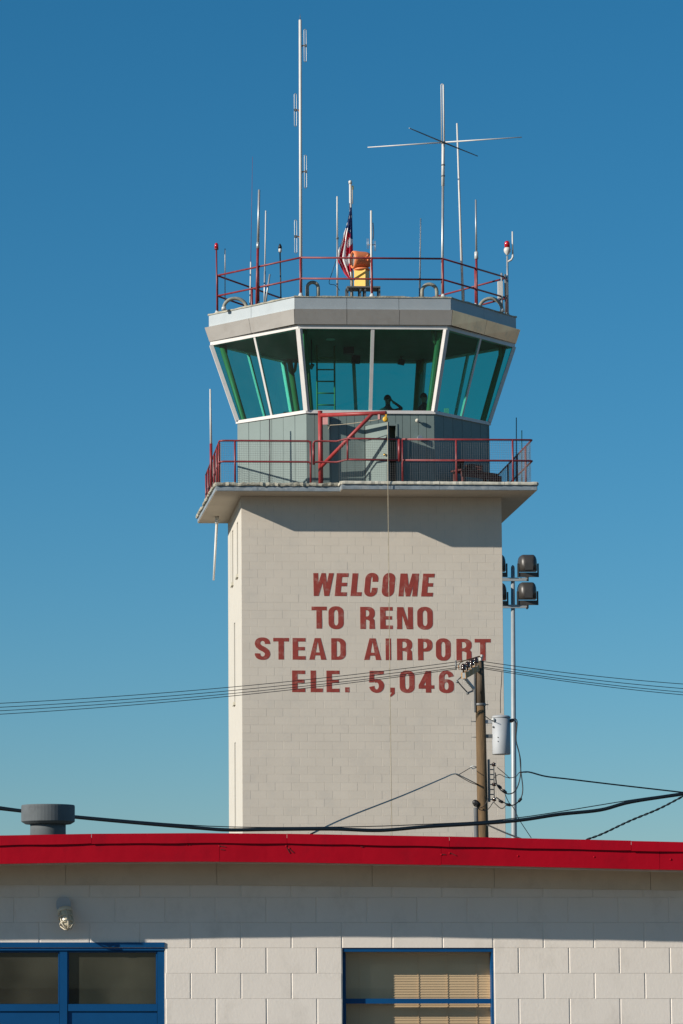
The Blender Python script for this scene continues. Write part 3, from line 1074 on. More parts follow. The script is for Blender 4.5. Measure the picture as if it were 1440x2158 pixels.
# ------------------------------------------------------------------ people in the cab
def person(label, base, joints, edges, rads, head_c, parts_z, root='pelvis', face=(0, -1, 0)):
    """a skinned figure: named joints (tower axes), edges, radii; materials by region"""
    t = thing('person', label, 'person', base)
    names = list(joints)
    me = bpy.data.meshes.new('figure')
    me.from_pydata([tuple(Vector(joints[k]) - Vector(base)) for k in names], [(names.index(a), names.index(b)) for a, b in edges], [])
    tmp = bpy.data.objects.new('figure_tmp', me)
    COL.objects.link(tmp)
    md = tmp.modifiers.new('skin', 'SKIN')
    md.use_smooth_shade = True
    for i, k in enumerate(names):
        sv = me.skin_vertices[0].data[i]
        r = rads[k]
        sv.radius = r if isinstance(r, tuple) else (r, r)
        sv.use_root = (k == root)
    ss = tmp.modifiers.new('sub', 'SUBSURF')
    ss.levels = ss.render_levels = 2
    dg = bpy.context.evaluated_depsgraph_get()
    dg.update()
    nm = bpy.data.meshes.new_from_object(tmp.evaluated_get(dg))
    bpy.data.objects.remove(tmp)
    nm.materials.clear()
    for k in ('skin', 'shirt', 'trouser'):
        nm.materials.append(M[k])
    hands = [Vector(joints[k]) - Vector(base) for k in joints if k.startswith('palm')]
    zn = joints['neck'][2] - base[2]
    zw = joints['pelvis'][2] - base[2] + .05
    for p in nm.polygons:
        c = p.center
        if c.z > zn + .02 and all((c - h).length > .16 for h in hands) and (c - (Vector(head_c) - Vector(base))).length < .2:
            p.material_index = 0
        elif any((c - h).length < .13 for h in hands):
            p.material_index = 0
        elif c.z > zw:
            p.material_index = 1
        else:
            p.material_index = 2
        p.use_smooth = True
    body = bpy.data.objects.new('body', nm)
    COL.objects.link(body)
    body.parent = t
    ORG[body] = Vector(base)
    # head details: hair cap, eyes, nose and ears as children
    hc = Vector(head_c)
    f = Vector(face).normalized()
    s_ = Vector((f.y, -f.x, 0))
    hair = MB()
    prof = [(0.098 * math.cos(a), 0.118 * math.sin(a)) for a in [RAD(x) for x in range(-5, 90, 12)]] + [(0.004, .119)]
    hair.lathe(hc - f * 0.012 + Vector((0, 0, .012)), prof, 18)
    hair.build('hair', 'hair', body)
    ft = MB()
    ft.lathe(hc + f * 0.085 + Vector((0, 0, -.035)), [(.018, 0), (.012, .03), (.006, .055)], 8)
    for sg in (-1, 1):
        ft.lathe(hc + s_ * (sg * .085) + Vector((0, 0, -.03)), [(.006, 0), (.022, .015), (.024, .04), (.008, .06)], 8)
    ft.build('nose_and_ears', 'skin', body)
    return t


def figure(label, hx, hy, hz, face, arm_r, arm_l):
    """hx,hy,hz head centre; feet on the cab floor"""
    f = Vector(face).normalized()
    s_ = Vector((-f.y, f.x, 0))            # the figure's left
    H = Vector((hx, hy, hz))
    base = Vector((hx, hy, Z_FL))
    up = Vector((0, 0, 1))
    J = {}
    J['pelvis'] = at_z(H - f * .02, Z_FL + 0.92 * (hz - Z_FL) / 1.62)
    J['waist'] = J['pelvis'] + up * .14
    J['chest'] = at_z(H - f * .01, hz - .42)
    J['upper'] = at_z(H - f * .01, hz - .27)
    J['neck'] = H - up * .16
    J['skull'] = H - up * .06 + f * .01
    J['crown'] = H + up * .05
    R = {'pelvis': (.15, .11), 'waist': (.14, .10), 'chest': (.165, .115), 'upper': (.12, .09), 'neck': .055, 'skull': (.075, .088), 'crown': (.078, .09)}
    E_ = [('pelvis', 'waist'), ('waist', 'chest'), ('chest', 'upper'), ('upper', 'neck'), ('neck', 'skull'), ('skull', 'crown')]
    for nm, sg, arm in (('l', 1, arm_l), ('r', -1, arm_r)):
        sh_ = J['upper'] + s_ * (.19 * sg) - up * .02
        J['sh' + nm] = sh_
        el, wr = arm
        J['el' + nm] = Vector(el)
        J['wr' + nm] = Vector(wr)
        R['sh' + nm], R['el' + nm], R['wr' + nm] = .062, .045, .03
        dirh = (J['wr' + nm] - J['el' + nm]).normalized()
        J['palm' + nm] = J['wr' + nm] + dirh * .07
        R['palm' + nm] = (.038, .018)
        E_ += [('upper', 'sh' + nm), ('sh' + nm, 'el' + nm), ('el' + nm, 'wr' + nm), ('wr' + nm, 'palm' + nm)]
        side = dirh.cross(f)
        side = side.normalized() if side.length > .1 else s_
        bend = side.cross(dirh).normalized()
        for k, (o_, l_) in enumerate(((-.030, .065), (-.010, .078), (.010, .082), (.030, .07))):
            a, b = 'f%d%s' % (k, nm), 'g%d%s' % (k, nm)
            J[a] = J['palm' + nm] + side * o_ + dirh * (l_ * .5)
            J[b] = J[a] + dirh * (l_ * .4) + bend * .02
            R[a], R[b] = .0095, .008
            E_ += [('palm' + nm, a), (a, b)]
        J['t' + nm] = J['wr' + nm] + dirh * .04 - side * .055 + bend * .02
        R['t' + nm] = .011
        E_ += [('wr' + nm, 't' + nm)]
        hip = J['pelvis'] + s_ * (.09 * sg) - up * .07
        kn = at_z(hip + f * .02, Z_FL + .48)
        an = at_z(hip - f * .02, Z_FL + .08)
        toe = at_z(hip + f * .14, Z_FL + .04)
        J['hip' + nm], J['kn' + nm], J['an' + nm], J['toe' + nm] = hip, kn, an, toe
        R['hip' + nm], R['kn' + nm], R['an' + nm], R['toe' + nm] = .085, .06, .045, .035
        E_ += [('pelvis', 'hip' + nm), ('hip' + nm, 'kn' + nm), ('kn' + nm, 'an' + nm), ('an' + nm, 'toe' + nm)]
    return person(label, base, {k: tuple(v) for k, v in J.items()}, E_, R, H, None, face=face)


y1 = 1.9
h1 = tp(817.5, 842, y1)
figure('person in dark clothes with elbow out, hand raised to head', h1.x, y1, h1.z, (0.35, -0.94, 0),
       ((h1.x - .30, y1 + .02, h1.z - .52), (h1.x - .16, y1 - .20, h1.z - .55)),
       (tuple(tp(848, 861, y1 - .05)), tuple(tp(831, 848, y1 - .12))))
y2 = 2.2
h2 = tp(894, 838, y2)
figure('person in dark clothes standing beside the right green cab post', h2.x, y2, h2.z, (0.8, -0.6, 0),
       ((h2.x - .22, y2 - .1, h2.z - .55), (h2.x - .02, y2 - .28, h2.z - .52)),
       ((h2.x + .2, y2 + .08, h2.z - .55), (h2.x + .3, y2 - .12, h2.z - .45)))

# ------------------------------------------------------------------ balcony railing
zt, zm = tp(560, 930, -0.67).z, tp(560, 974, -0.67).z
RX0, RX1 = XL + 0.10, XR - 0.09
RY1, RY2, RYB = YF1 + .10, YF2 + .10, D_T - .12
rl = thing('balcony_railing', 'maroon pipe railing with wire mesh around the tower balcony', 'railing', (0, RY1, Z_DECK))
xs1, xg0, xg1 = tp(655, 960, RY1).x, tp(661, 960, RY1).x, tp(842, 960, RY2).x
for z in (zt, zm):
    rr_ = 0.024
    pts = [(RX0, RYB, z), (RX0, RY1 + .12, z)] + [(RX0 + .12 - .12 * math.cos(RAD(a)), RY1 + .12 - .12 * math.sin(RAD(a)), z) for a in (30, 60, 90)] + [(xs1 - .06, RY1, z), (xs1 - .015, RY1, z - .02), (xs1, RY1, z - .07)]
    MB().tube(pts, rr_).build('rail', 'rail', rl)
    MB().tube([(xg0, RY1, z - .07), (xg0 + .015, RY1, z - .02), (xg0 + .06, RY1, z), (tp(710, 960, RY1).x, RY1, z), (tp(733, 960, RY2).x, RY2, z + .01), (xg1, RY2, z)], rr_).build('rail', 'rail', rl)
    xr0 = tp(848, 960, RY2).x
    MB().tube([(xr0, RY2, z), (RX1 - .03, RY2, z), (RX1, RY2 + .03, z), (RX1, RYB, z), (RX1 - 1.3, RYB, z)], rr_).build('rail', 'rail', rl)


def rpost(x, y, z1=None, z0=Z_DECK, r=.025):
    MB().tube([(x, y, z0), (x, y, z1 or zt)], r).build('post', 'rail', rl)


for px in (495.5, 655):
    rpost(tp(px, 960, RY1).x, RY1)
rpost(xg0, RY1, zt - .06, zm - .06, .03)
rpost(tp(733, 950, RY2).x, RY2, zt, zm)
rpost(xg1, RY2, zt, zm - .03, .04)
for px in (848.5, 962, 1081):
    rpost(tp(px, 960, RY2).x, RY2)
for y in (-.45, .35, 1.4, 2.6, 3.8, RYB):
    rpost(RX0, y)
for y in (-.1, 1.3, 2.8, RYB):
    rpost(RX1, y)
rpost(RX1 - 1.3, RYB)


def wire_panel(a, b, z0, z1, step=.055, r=.0022):
    a, b = Vector((*a, 0)), Vector((*b, 0))
    L = (b - a).length
    mb = MB()
    k = int(L / step)
    for i in range(k + 1):
        p = a.lerp(b, i / k)
        mb.tube([at_z(p, z0), at_z(p, z1)], r, 3, False)
    k2 = int((z1 - z0) / step)
    for i in range(k2 + 1):
        z = z0 + (z1 - z0) * i / k2
        mb.tube([at_z(a, z), at_z(b, z)], r, 3, False)
    o = mb.build('mesh_panel', 'dsteel', rl, fixn=False)
    o['kind'] = 'stuff'


wire_panel((RX0 + .04, RY1 + .03), (xs1 - .02, RY1 + .03), Z_DECK + .04, zt - .03)
wire_panel((xg0 + .6, RY2 + .03), (RX1 - .03, RY2 + .03), Z_DECK + .04, zt - .03)
wire_panel((RX0 + .03, RY1 + .1), (RX0 + .03, RYB), Z_DECK + .04, zt - .03)
wire_panel((RX1 - .03, RY2 + .1), (RX1 - .03, RYB), Z_DECK + .04, zt - .03)

# ------------------------------------------------------------------ jib crane, rope, pulley
ypost = yw - 0.16
cp = tp(675.5, 940, ypost)
ztop = tp(675.5, 868, ypost).z
jc = thing('jib_crane', 'red pipe jib crane standing on the balcony beside the door', 'crane', (cp.x, ypost, Z_DECK))
MB().tube([(cp.x, ypost, Z_DECK), (cp.x, ypost, ztop)], .056, 16).build('mast', 'crane', jc)
ytip = YF2 - 0.12
tip = tp(814, 870, ytip)
a = Vector((cp.x, ypost, tp(675, 875, ypost).z))
MB().tube([a, tip], [.05, .046], 14).build('boom', 'crane', jc)
lo = Vector((cp.x, ypost, tp(680, 985, ypost).z))
hi = a.lerp(tip, 0.80)
MB().tube([lo, hi], .047, 14).build('brace', 'crane', jc)
dirb = (tip - a).normalized()
gp = a + dirb * .12
MB().obox(gp + Vector((.02, 0, -.14)), dirb * .08, Vector((0, .008, 0)), Vector((0, 0, .10))).build('gusset_plate', 'rail', jc)
e = a.lerp(tip, .90)
MB().obox(e - Vector((0, 0, .09)), dirb * .03, Vector((-dirb.y, dirb.x, 0)) * .03, Vector((0, 0, .07))).build('hanger', 'rail', jc)
MB().lathe((cp.x, ypost, ztop), [(.06, 0), (.06, .02), (.02, .03)], 14).build('cap', 'crane', jc)
pu = thing('pulley', 'small yellow pulley block hanging at the jib tip', 'pulley', (tip.x, tip.y, tip.z - .05))
pc = tip + Vector((-.02, 0, -.16))
MB().lathe(pc + Vector((0, -.03, 0)), [(.02, 0), (.065, .005), (.065, .05), (.02, .055)], 16, axis=(0, 1, 0)).build('sheave', 'yellow', pu)
MB().bar(pc + Vector((0, 0, 0)), tip + Vector((.0, 0, -.03)), .04, .03).build('hook', 'yellow', pu)
rx = tip.x + .035
tag(MB().tube([(rx, tip.y - .01, tip.z - .15), (rx, YF2 - .075, Z_DECK), (rx + .0, YF2 - .10, 9), (rx + .03, YF2 - .14, 0.02)], .009, 6).build('rope', 'rope', None, (rx, YF2 - .14, 0)), 'thin pale rope hanging down the tower front from the jib', 'rope')
r0 = gp + Vector((.10, 0, -.26))
e2 = e - Vector((0, 0, .16))
tag(MB().tube(smooth_path([r0 + Vector((.0, 0, -.1)), r0 + Vector((.03, .02, -.02)), r0, r0.lerp(e2, .4) - Vector((0, 0, .02)), e2], 4), .008, 6).build('tie_rope', 'rope', None, r0), 'short pale rope tied from jib gusset to boom hanger', 'rope')

# wall lamp ball, small bracket lamps on cab wall
p = tp(880, 886, yw - .12)
t = thing('wall_light', 'small pale ball light projecting from the cab wall', 'light', (p.x, yw, p.z))
MB().tube([(p.x, yw, p.z), (p.x, yw - .06, p.z)], .02, 8).build('arm', 'lampgrey', t)
MB().lathe((p.x, yw - .15, p.z), [(.005, 0), (.038, .015), (.052, .05), (.045, .08), (.02, .1)], 14, axis=(0, 1, 0)).build('bulb', 'coping', t)
p = tp(883, 925, yw - .05)
t = thing('horn', 'small grey horn speaker low on the cab wall', 'speaker', (p.x, yw, p.z))
MB().lathe((p.x, yw - .01, p.z), [(.03, 0), (.05, .06), (.075, .12), (.07, .121)], 14, axis=(.2, -1, .1)).build('bell', 'steel', t)

# bench and stacked boards on the right side of the balcony, in the shade
yb_ = 0.05
bx0, bx1 = tp(957, 980, yb_).x, tp(1042, 980, yb_ + 1.2).x
bt = thing('bench', 'dark red wooden bench with clutter in the balcony shade', 'bench', (bx0, yb_, Z_DECK))
dvb = Vector((.80, .6, 0)).normalized()
pb = Vector((bx0 + .05, yb_ - .12, 0))
sd = Vector((-dvb.y, dvb.x, 0))
for k in range(3):
    MB().obox(at_z(pb + dvb * .62 + sd * (-.14 + .14 * k), Z_DECK + .47), dvb * .66, sd * .06, Vector((0, 0, .022))).build('seat_board', 'benchwood', bt)
MB().obox(at_z(pb + dvb * .62 + sd * -.16, Z_DECK + .38), dvb * .62, sd * .02, Vector((0, 0, .06))).build('apron', 'benchwood', bt)
for u in (.08, 1.14):
    for v in (-.15, .15):
        MB().obox(at_z(pb + dvb * u + sd * v, Z_DECK + .225), dvb * .04, sd * .035, Vector((0, 0, .224))).build('leg', 'benchwood', bt)
q = at_z(pb + dvb * .1, Z_DECK + .493)
t = thing('bucket', 'dark bucket standing on the bench end by railing post', 'bucket', q)
MB().lathe(q, [(.09, 0), (.12, .26), (.125, .262), (.11, .25), (.08, .02)], 16).build('pail', 'dark', t)
q = at_z(pb + dvb * .6, Z_DECK + .493)
t = thing('crate', 'dark red crate on the middle of the bench', 'crate', q)
for k in range(3):
    for sg in (-1, 1):
        MB().obox(q + sd * .12 * sg + Vector((0, 0, .03 + .06 * k)), dvb * .2, sd * .01, Vector((0, 0, .022))).build('slat', 'benchwood', t)
        MB().obox(q + dvb * .19 * sg + Vector((0, 0, .03 + .06 * k)), dvb * .01, sd * .108, Vector((0, 0, .022))).build('slat', 'benchwood', t)
q = at_z(pb + dvb * 1.36, Z_DECK)
t = thing('barrel', 'dark red drum beside the end of balcony bench', 'drum', q)
MB().lathe(q, [(.16, 0), (.165, .02), (.16, .03), (.16, .42), (.165, .43), (.165, .45), (.15, .45), (.15, .44)], 20).build('shell', 'benchwood', t)

# ------------------------------------------------------------------ roof railing
H_RAIL = hexp(1.78, 3.72, 2.18)
ZR1, ZR2 = tp(783, 544, YC - 2.18).z, tp(783, 588, YC - 2.18).z
rr2 = thing('roof_railing', 'maroon two-rail pipe railing around the cab roof', 'railing', (XC, YC - 2.18, Z_TOP))
for z in (ZR1, ZR2):
    for i in range(6):
        zz_ = [z - (.16 if q_ in (3, 4) else 0) for q_ in (i, (i + 1) % 6)]
        MB().tube([at_z(H_RAIL[i], zz_[0]), at_z(H_RAIL[(i + 1) % 6], zz_[1])], .024, 8).build('rail', 'rail', rr2)


def roof_post(p):
    MB().tube([at_z(p, Z_TOP), at_z(p, ZR1 - .16 * max(0, min(1, (p.y - YC) / 2.18)))], .028, 8).build('post', 'rail', rr2)
    MB().lathe(at_z(p, Z_TOP - .02), [(.075, 0), (.07, .05), (.04, .12), (.03, .13)], 12).build('foot', 'ceramic', rr2)


for i in range(6):
    roof_post(H_RAIL[i])
for i in range(6):
    roof_post(H_RAIL[i].lerp(H_RAIL[(i + 1) % 6], .5))


# ------------------------------------------------------------------ aerials on the roof
def aerial(name, label, px_b, px_t, py_t, y, segs, cat='antenna', group=None):
    """segs: (photo y where the segment starts from below -> next), radius, material; bottom starts on the roof"""
    top = tp(px_t, py_t, y)
    xb_ = tp(px_b, 622, y).x
    base = Vector((xb_, y, Z_TOP - .02))
    t = thing(name, label, cat, base, group=group)
    z0 = base.z
    H = top.z - base.z

    def P(z):
        return base.lerp(top, (z - base.z) / H)
    for (nm, pyt, r, mt) in segs:
        z1 = tp(px_t, pyt, y).z
        rad = list(r) if isinstance(r, (list, tuple)) else [r, r]
        MB().tube([P(z0), P(z1)], rad, 8).build(nm, mt, t)
        z0 = z1
    MB().lathe(base, [(.06, 0), (.06, .03), (.03, .04)], 10).build('base_plate', 'dsteel', t)
    return t, P


def dipole(par, c, s, mt='steel'):
    """folded dipole loop beside a mast; s = -1 / +1 side"""
    c = Vector(c)
    o = Vector((.125 * s, 0, 0))
    h, w = .42, .028
    loop = [c + o + Vector((-w, 0, 0)), c + o + Vector((-w, 0, h - w))] + arc(c + o + Vector((0, 0, h - w)), (1, 0, 0), (0, 0, 1), w, math.pi, 0, 6)[1:] + [c + o + Vector((w, 0, -h + w))] + arc(c + o + Vector((0, 0, -h + w)), (1, 0, 0), (0, 0, 1), w, 0, -math.pi, 6)[1:] + [c + o + Vector((-w, 0, 0))]
    d = MB().tube(loop, .0095, 6, False).build('dipole_loop', 'steel', par)
    MB().tube([c, c + o], .013, 6).tube([c + Vector((0, 0, -.1)), c + o * .5], .008, 5).build('arm', 'copper', d)
    MB().obox(c + o + Vector((.01 * s, 0, 0)), (.03, 0, 0), (0, .02, 0), (0, 0, .03)).build('feed_box', 'dsteel', d)


yf = YC - 2.18 + .07
t, P = aerial('dipole_mast', 'tallest white mast carrying four folded dipole loops', 634.5, 633, 42, yf, [('mast', 42, .038, 'white')])
tip_ = P(tp(633, 42, yf).z)
MB().tube([tip_, tip_ + Vector((0, 0, .16))], [.012, .002], 6).build('lightning_tip', 'dsteel', t)
for (py, s) in ((96, 1), (232, -1), (361.5, 1), (498.5, -1)):
    z = tp(633, py, yf).z
    dipole(t, P(z), s)
aerial('whip_aerial', 'hair-thin red whip aerial on white base pole at left', 527, 532.5, 330, 1.1, [('base_pole', 552, .018, 'white'), ('whip', 330, (.006, .003), 'rail')])
aerial('aerial', 'thick grey aerial on red pipe post at left', 541, 546.5, 400, yf + .95, [('post', 524, .034, 'rail'), ('collar', 511, .042, 'steel'), ('radome', 400, (.034, .028), 'steel')])
t, P = aerial('aerial', 'slim white aerial beside the thick grey one, short grey bracket', 557, 560.5, 444, 1.3, [('bracket_pole', 572, .024, 'steel'), ('rod', 444, .016, 'white')])
t, P = aerial('lamp_post', 'thin black pole with small black and white lamp head', 592.5, 590.5, 532, .7, [('pole', 532, .017, 'black')], 'lamp')
pz = P(tp(590.5, 532, .7).z)
MB().lathe(pz, [(.03, 0), (.045, .02), (.045, .09), (.03, .1)], 12).build('globe', 'white', t)
MB().lathe(pz + Vector((0, 0, .1)), [(.045, 0), (.048, .05), (.02, .11), (.004, .13)], 12).build('hood', 'black', t)
aerial('stub_pipe', 'short slanted grey stub pipe near the left roof corner', 559, 569, 578, .4, [('pipe', 578, .022, 'steel')], 'pipe')
aerial('aerial', 'white aerial on grey pole just left of the flag', 711.3, 711, 414, .2, [('pole', 504, .023, 'steel'), ('clamp', 500, .034, 'dsteel'), ('rod', 414, .02, 'white')])
t, P = aerial('aerial', 'white stick aerial with small loop cluster right of the beacon', 783.5, 782.5, 444, yf, [('rod', 444, (.03, .026), 'white')])
cz = P(tp(783, 516, yf).z)
cl = MB()
cl.tube([cz + Vector((-.10, 0, 0)), cz + Vector((.10, 0, 0))], .012, 6)
cl.build('cross_arm', 'dsteel', t)
for s in (-1, 1):
    for k in (0.075, .105):
        c = cz + Vector((s * k, 0, -.03 * s))
        MB().tube([c + Vector((0, 0, -.13)), c + Vector((0, 0, .13))], .007, 6).build('small_loop', 'steel', t)
cbl = MB().tube(smooth_path([P(tp(783, 470, yf).z) + Vector((.04, -.02, 0)), P(tp(783, 490, yf).z) + Vector((.055, -.02, 0)), P(tp(783, 505, yf).z) + Vector((.04, -.02, 0))]), .012, 6).build('coax', 'black', t)
aerial('aerial', 'leaning white rod aerial between the beacon and cross aerial', 884, 887, 460, .9, [('mount', 586, .024, 'dsteel'), ('rod', 460, (.02, .014), 'white')])
ycx = yf
t, P = aerial('cross_aerial', 'grey mast topped by long crossed horizontal radials', 932, 934.5, 300, ycx, [('lower_mast', 392, .033, 'steel'), ('sleeve', 300, .04, 'white')])
hub = P(tp(934.5, 300, ycx).z)
z1 = tp(934, 178, ycx).z
MB().tube([hub + Vector((.02, 0, 0)), (hub.x + .02, ycx, z1 - .02)] + arc((hub.x - .01, ycx, z1 - .02), (1, 0, 0), (0, 0, 1), .03, 0, math.pi, 6)[1:] + [hub + Vector((-.04, 0, 0))], [.022] * 2 + [.012] * 7, 8).build('loop', 'white', t)
MB().lathe(hub + Vector((0, 0, -.04)), [(.05, 0), (.06, .02), (.05, .06)], 12).build('hub', 'dsteel', t)
# two crossed horizontal rods: one nearly square to the view, one running away
for (pa, pb_, mt) in (((775, 310.5), (1100, 289), 'white'), ((863, 270), (1007, 329), 'dsteel')):
    z = hub.z

    def flat(pp):
        r = ray(*pp)
        T = CAM + r * ((z - CAM.z) / r.z)
        return Vector(((T - O_T).dot(EX), (T - O_T).dot(EY), z))
    A_, B_ = flat(pa), flat(pb_)
    if (A_ - hub).length > 3:
        A_ = hub + (A_ - hub).normalized() * 2.0
    if (B_ - hub).length > 3:
        B_ = hub + (B_ - hub).normalized() * 2.0
    MB().tube([A_, hub], [.012, .02], 8).build('radial', mt, t)
    MB().tube([hub, B_], [.02, .012], 8).build('radial', mt, t)
for py in (349, 372):
    MB().lathe(P(tp(934, py, ycx).z), [(.05, 0), (.05, .03)], 10).build('clamp', 'dsteel', t)
aerial('aerial', 'very long slim white rod leaning left behind the cross mast', 976, 963.5, 260, .55, [('rod', 260, (.034, .022), 'white')])
t, P = aerial('aerial', 'grey rod on insulator and red post near right corner', 1005, 1003, 421, yf + 1.0, [('post', 546, .03, 'rail'), ('insulator', 531, .05, 'ceramic'), ('rod', 421, (.026, .02), 'steel')])
# red obstruction lights
t, P = aerial('obstruction_light', 'small red light on red pole at left roof corner', 458, 456.5, 527, 1.62, [('pole', 527, .02, 'rail')], 'light')
q = P(tp(456.5, 526, 1.62).z)
MB().lathe(q, [(.055, 0), (.055, .03)], 12).build('collar', 'rail', t)
MB().lathe(q + Vector((0, 0, .03)), [(.05, 0), (.052, .08), (.035, .13), (.004, .15)], 14).build('lens', 'redlens', t)
t, P = aerial('aerial', 'short white rod by the left corner red light', 474.5, 474.5, 524, 1.7, [('mount', 578, .012, 'dsteel'), ('rod', 524, .016, 'white')])
t, P = aerial('obstruction_light', 'red lamp with white globe body at right roof corner', 1070, 1069.5, 540, 1.55, [('pole', 540, .026, 'steel')], 'light')
q = P(tp(1069.5, 538, 1.55).z)
MB().lathe(q, [(.02, 0), (.04, .03), (.085, .09), (.09, .15), (.065, .20)], 16).build('globe', 'white', t)
MB().lathe(q + Vector((0, 0, .20)), [(.068, 0), (.07, .12), (.05, .16), (.004, .18)], 14).build('lens', 'redlens', t)
t = thing('aerial', 'short white rod on elbow bracket beside right red lamp', 'antenna', q + Vector((.13, 0, -.12)))
MB().tube([q + Vector((0, 0, -.17)), q + Vector((.10, 0, -.12)), q + Vector((.14, 0, -.05)), q + Vector((.14, 0, .02))], .026, 8).build('elbow', 'white', t)
MB().tube([q + Vector((.14, 0, .02)), q + Vector((.14, 0, .62))], .02, 8).build('rod', 'white', t)
q2 = tp(1058, 612, 1.5)
t = thing('equipment_box', 'grey equipment boxes clustered on right corner roof poles', 'equipment', (q2.x, 1.5, Z_TOP))
MB().tube([(q2.x, 1.5, Z_TOP), (q2.x, 1.5, q2.z + .45)], .028, 8).build('pole', 'steel', t)
MB().tube([(q2.x + .09, 1.5, Z_TOP), (q2.x + .09, 1.5, q2.z + .42)], .024, 8).build('pole', 'dsteel', t)
MB().obox((q2.x - .05, 1.46, q2.z), (.06, 0, 0), (0, .05, 0), (0, 0, .22)).build('box', 'white', t)
MB().obox((q2.x + .12, 1.46, q2.z + .05), (.03, 0, 0), (0, .05, 0), (0, 0, .2)).build('box', 'dsteel', t)


# goosenecks
def gooseneck(label, pxa, pxb, pyt, y):
    a, b = tp(pxa, 625, y), tp(pxb, 625, y)
    r = (b.x - a.x) / 2
    zt_ = tp((pxa + pxb) / 2, pyt, y).z
    zc = max(zt_ - r, Z_TOP + .04)
    ry = zt_ - zc
    c = Vector(((a.x + b.x) / 2, y, zc))
    pts = [(a.x, y, Z_TOP - .02)] + [c + Vector((-r * math.cos(math.pi * k / 12), 0, ry * math.sin(math.pi * k / 12))) for k in range(13)] + [(b.x, y, Z_TOP + .02)]
    t = thing('gooseneck_conduit', label, 'conduit', (a.x, y, Z_TOP), group='gooseneck conduits on the cab roof')
    MB().tube(pts, .045, 10).build('pipe', 'hose', t)
    for q in (a.x, b.x):
        MB().lathe((q, y, Z_TOP - .02), [(.065, 0), (.06, .07), (.05, .08)], 10).build('boot', 'ceramic', t)


gooseneck('flat arched grey conduit by the left roof corner', 472, 520, 629, 1.0)
gooseneck('arched grey conduit right of the tall white mast', 648, 671, 595, -.35)
gooseneck('arched grey conduit left of the cross aerial mast', 890, 921, 599, -.35)
gooseneck('flat arched grey conduit near right roof corner', 1010, 1058, 629, 1.0)

# ------------------------------------------------------------------ flag and beacon
yfl = .35
ft_, fb_ = tp(738.5, 386, yfl), tp(741.5, 610, yfl)
fp = thing('flagpole', 'short white flagpole behind the roof railing', 'flagpole', (fb_.x, yfl, Z_TOP - .02))
MB().tube([(fb_.x, yfl, Z_TOP - .02), ft_], [.045, .032], 10).build('pole', 'white', fp)
MB().lathe(ft_ - Vector((0, 0, .02)), [(.045, 0), (.045, .07), (.02, .09)], 10).build('truck', 'white', fp)
MB().tube([ft_ + Vector((.05, -.02, -.1)), tp(741, 430, yfl) + Vector((.03, -.03, 0))], .012, 6).build('halyard', 'rope', fp)
q = ft_ + Vector((.06, -.01, -.12))
MB().obox(q, (.02, 0, 0), (0, .02, 0), (0, 0, .05)).build('cleat', 'brass', fp)
fl = thing('flag', 'limp striped flag with white stars on blue hanging in folds', 'flag', tp(739, 588, yfl - .1))
# a limp flag: hoist edge runs down the pole, the fly collapses into folds
top = tp(740, 437, yfl - .06)
NS, NT = 52, 60
outline = [(0.0, 738.5, 741.5), (.10, 735.5, 742.5), (.25, 731, 743), (.36, 725.5, 743.5), (.5, 719.5, 744.5), (.62, 713.5, 745), (.70, 711, 744), (.76, 714, 743), (.85, 720.5, 743), (.93, 727, 742.5), (1.0, 736, 740.5)]


def outl(v):
    for (a, b) in zip(outline, outline[1:]):
        if a[0] <= v <= b[0]:
            k = (v - a[0]) / (b[0] - a[0])
            return a[1] + (b[1] - a[1]) * k, a[2] + (b[2] - a[2]) * k
    return outline[-1][1:]


fm = MB()
grid = []
for i in range(NS + 1):
    v = i / NS
    py = 437 + 151 * v
    xl, xr = outl(v)
    row = []
    for j in range(NT + 1):
        u = j / NT                       # 0 at the pole (right) -> 1 at the far fold (left)
        fold = math.sin(u * math.pi * 5 + v * 2.2)
        wdt = xr - xl
        px = xr - wdt * (u + .05 * math.sin(u * math.pi * 5 * 2 + v))
        dep = (.06 * fold * (0.25 + .75 * v) * (1 - abs(2 * u - 1) ** 4))
        P_ = tp(px, py, yfl - .10)
        row.append(Vector((P_.x, yfl - .10 + dep, P_.z)))
    grid.append(row)
idx = [fm.add(r_) for r_ in grid]
random.seed(11)
for i in range(NS):
    for j in range(NT):
        v, u = (i + .5) / NS, (j + .5) / NT
        s_h = v * 1.0 - u * .22 + .05 * math.sin(u * 9)          # cloth height coordinate after the droop
        if v < .40 - .10 * u and not (u > .72 and v > .28):
            mi = 2
            if (i % 5 in (1, 2)) and (j % 13 in (4, 5, 6, 7)) and ((i // 5 + j // 13) % 2 == 0):
                mi = 1
        elif u < .28 and v < .44:
            mi = 2
        else:
            # stripes fall steeply along the folds on the left and lie across near the pole
            w_ = (v * 8.0 - u * 1.2) if u < .5 else (u * 6.5 + v * 2.4)
            mi = 0 if math.floor(w_) % 2 == 0 else 1
        a = idx[i] + j
        b = idx[i + 1] + j
        fm.face([a, a + 1, b + 1, b], mi, True)
cloth = fm.build('cloth', ['fred', 'fwhite', 'fblue'], fl, fixn=False)
sd_ = cloth.modifiers.new('thick', 'SOLIDIFY')
sd_.thickness = .004

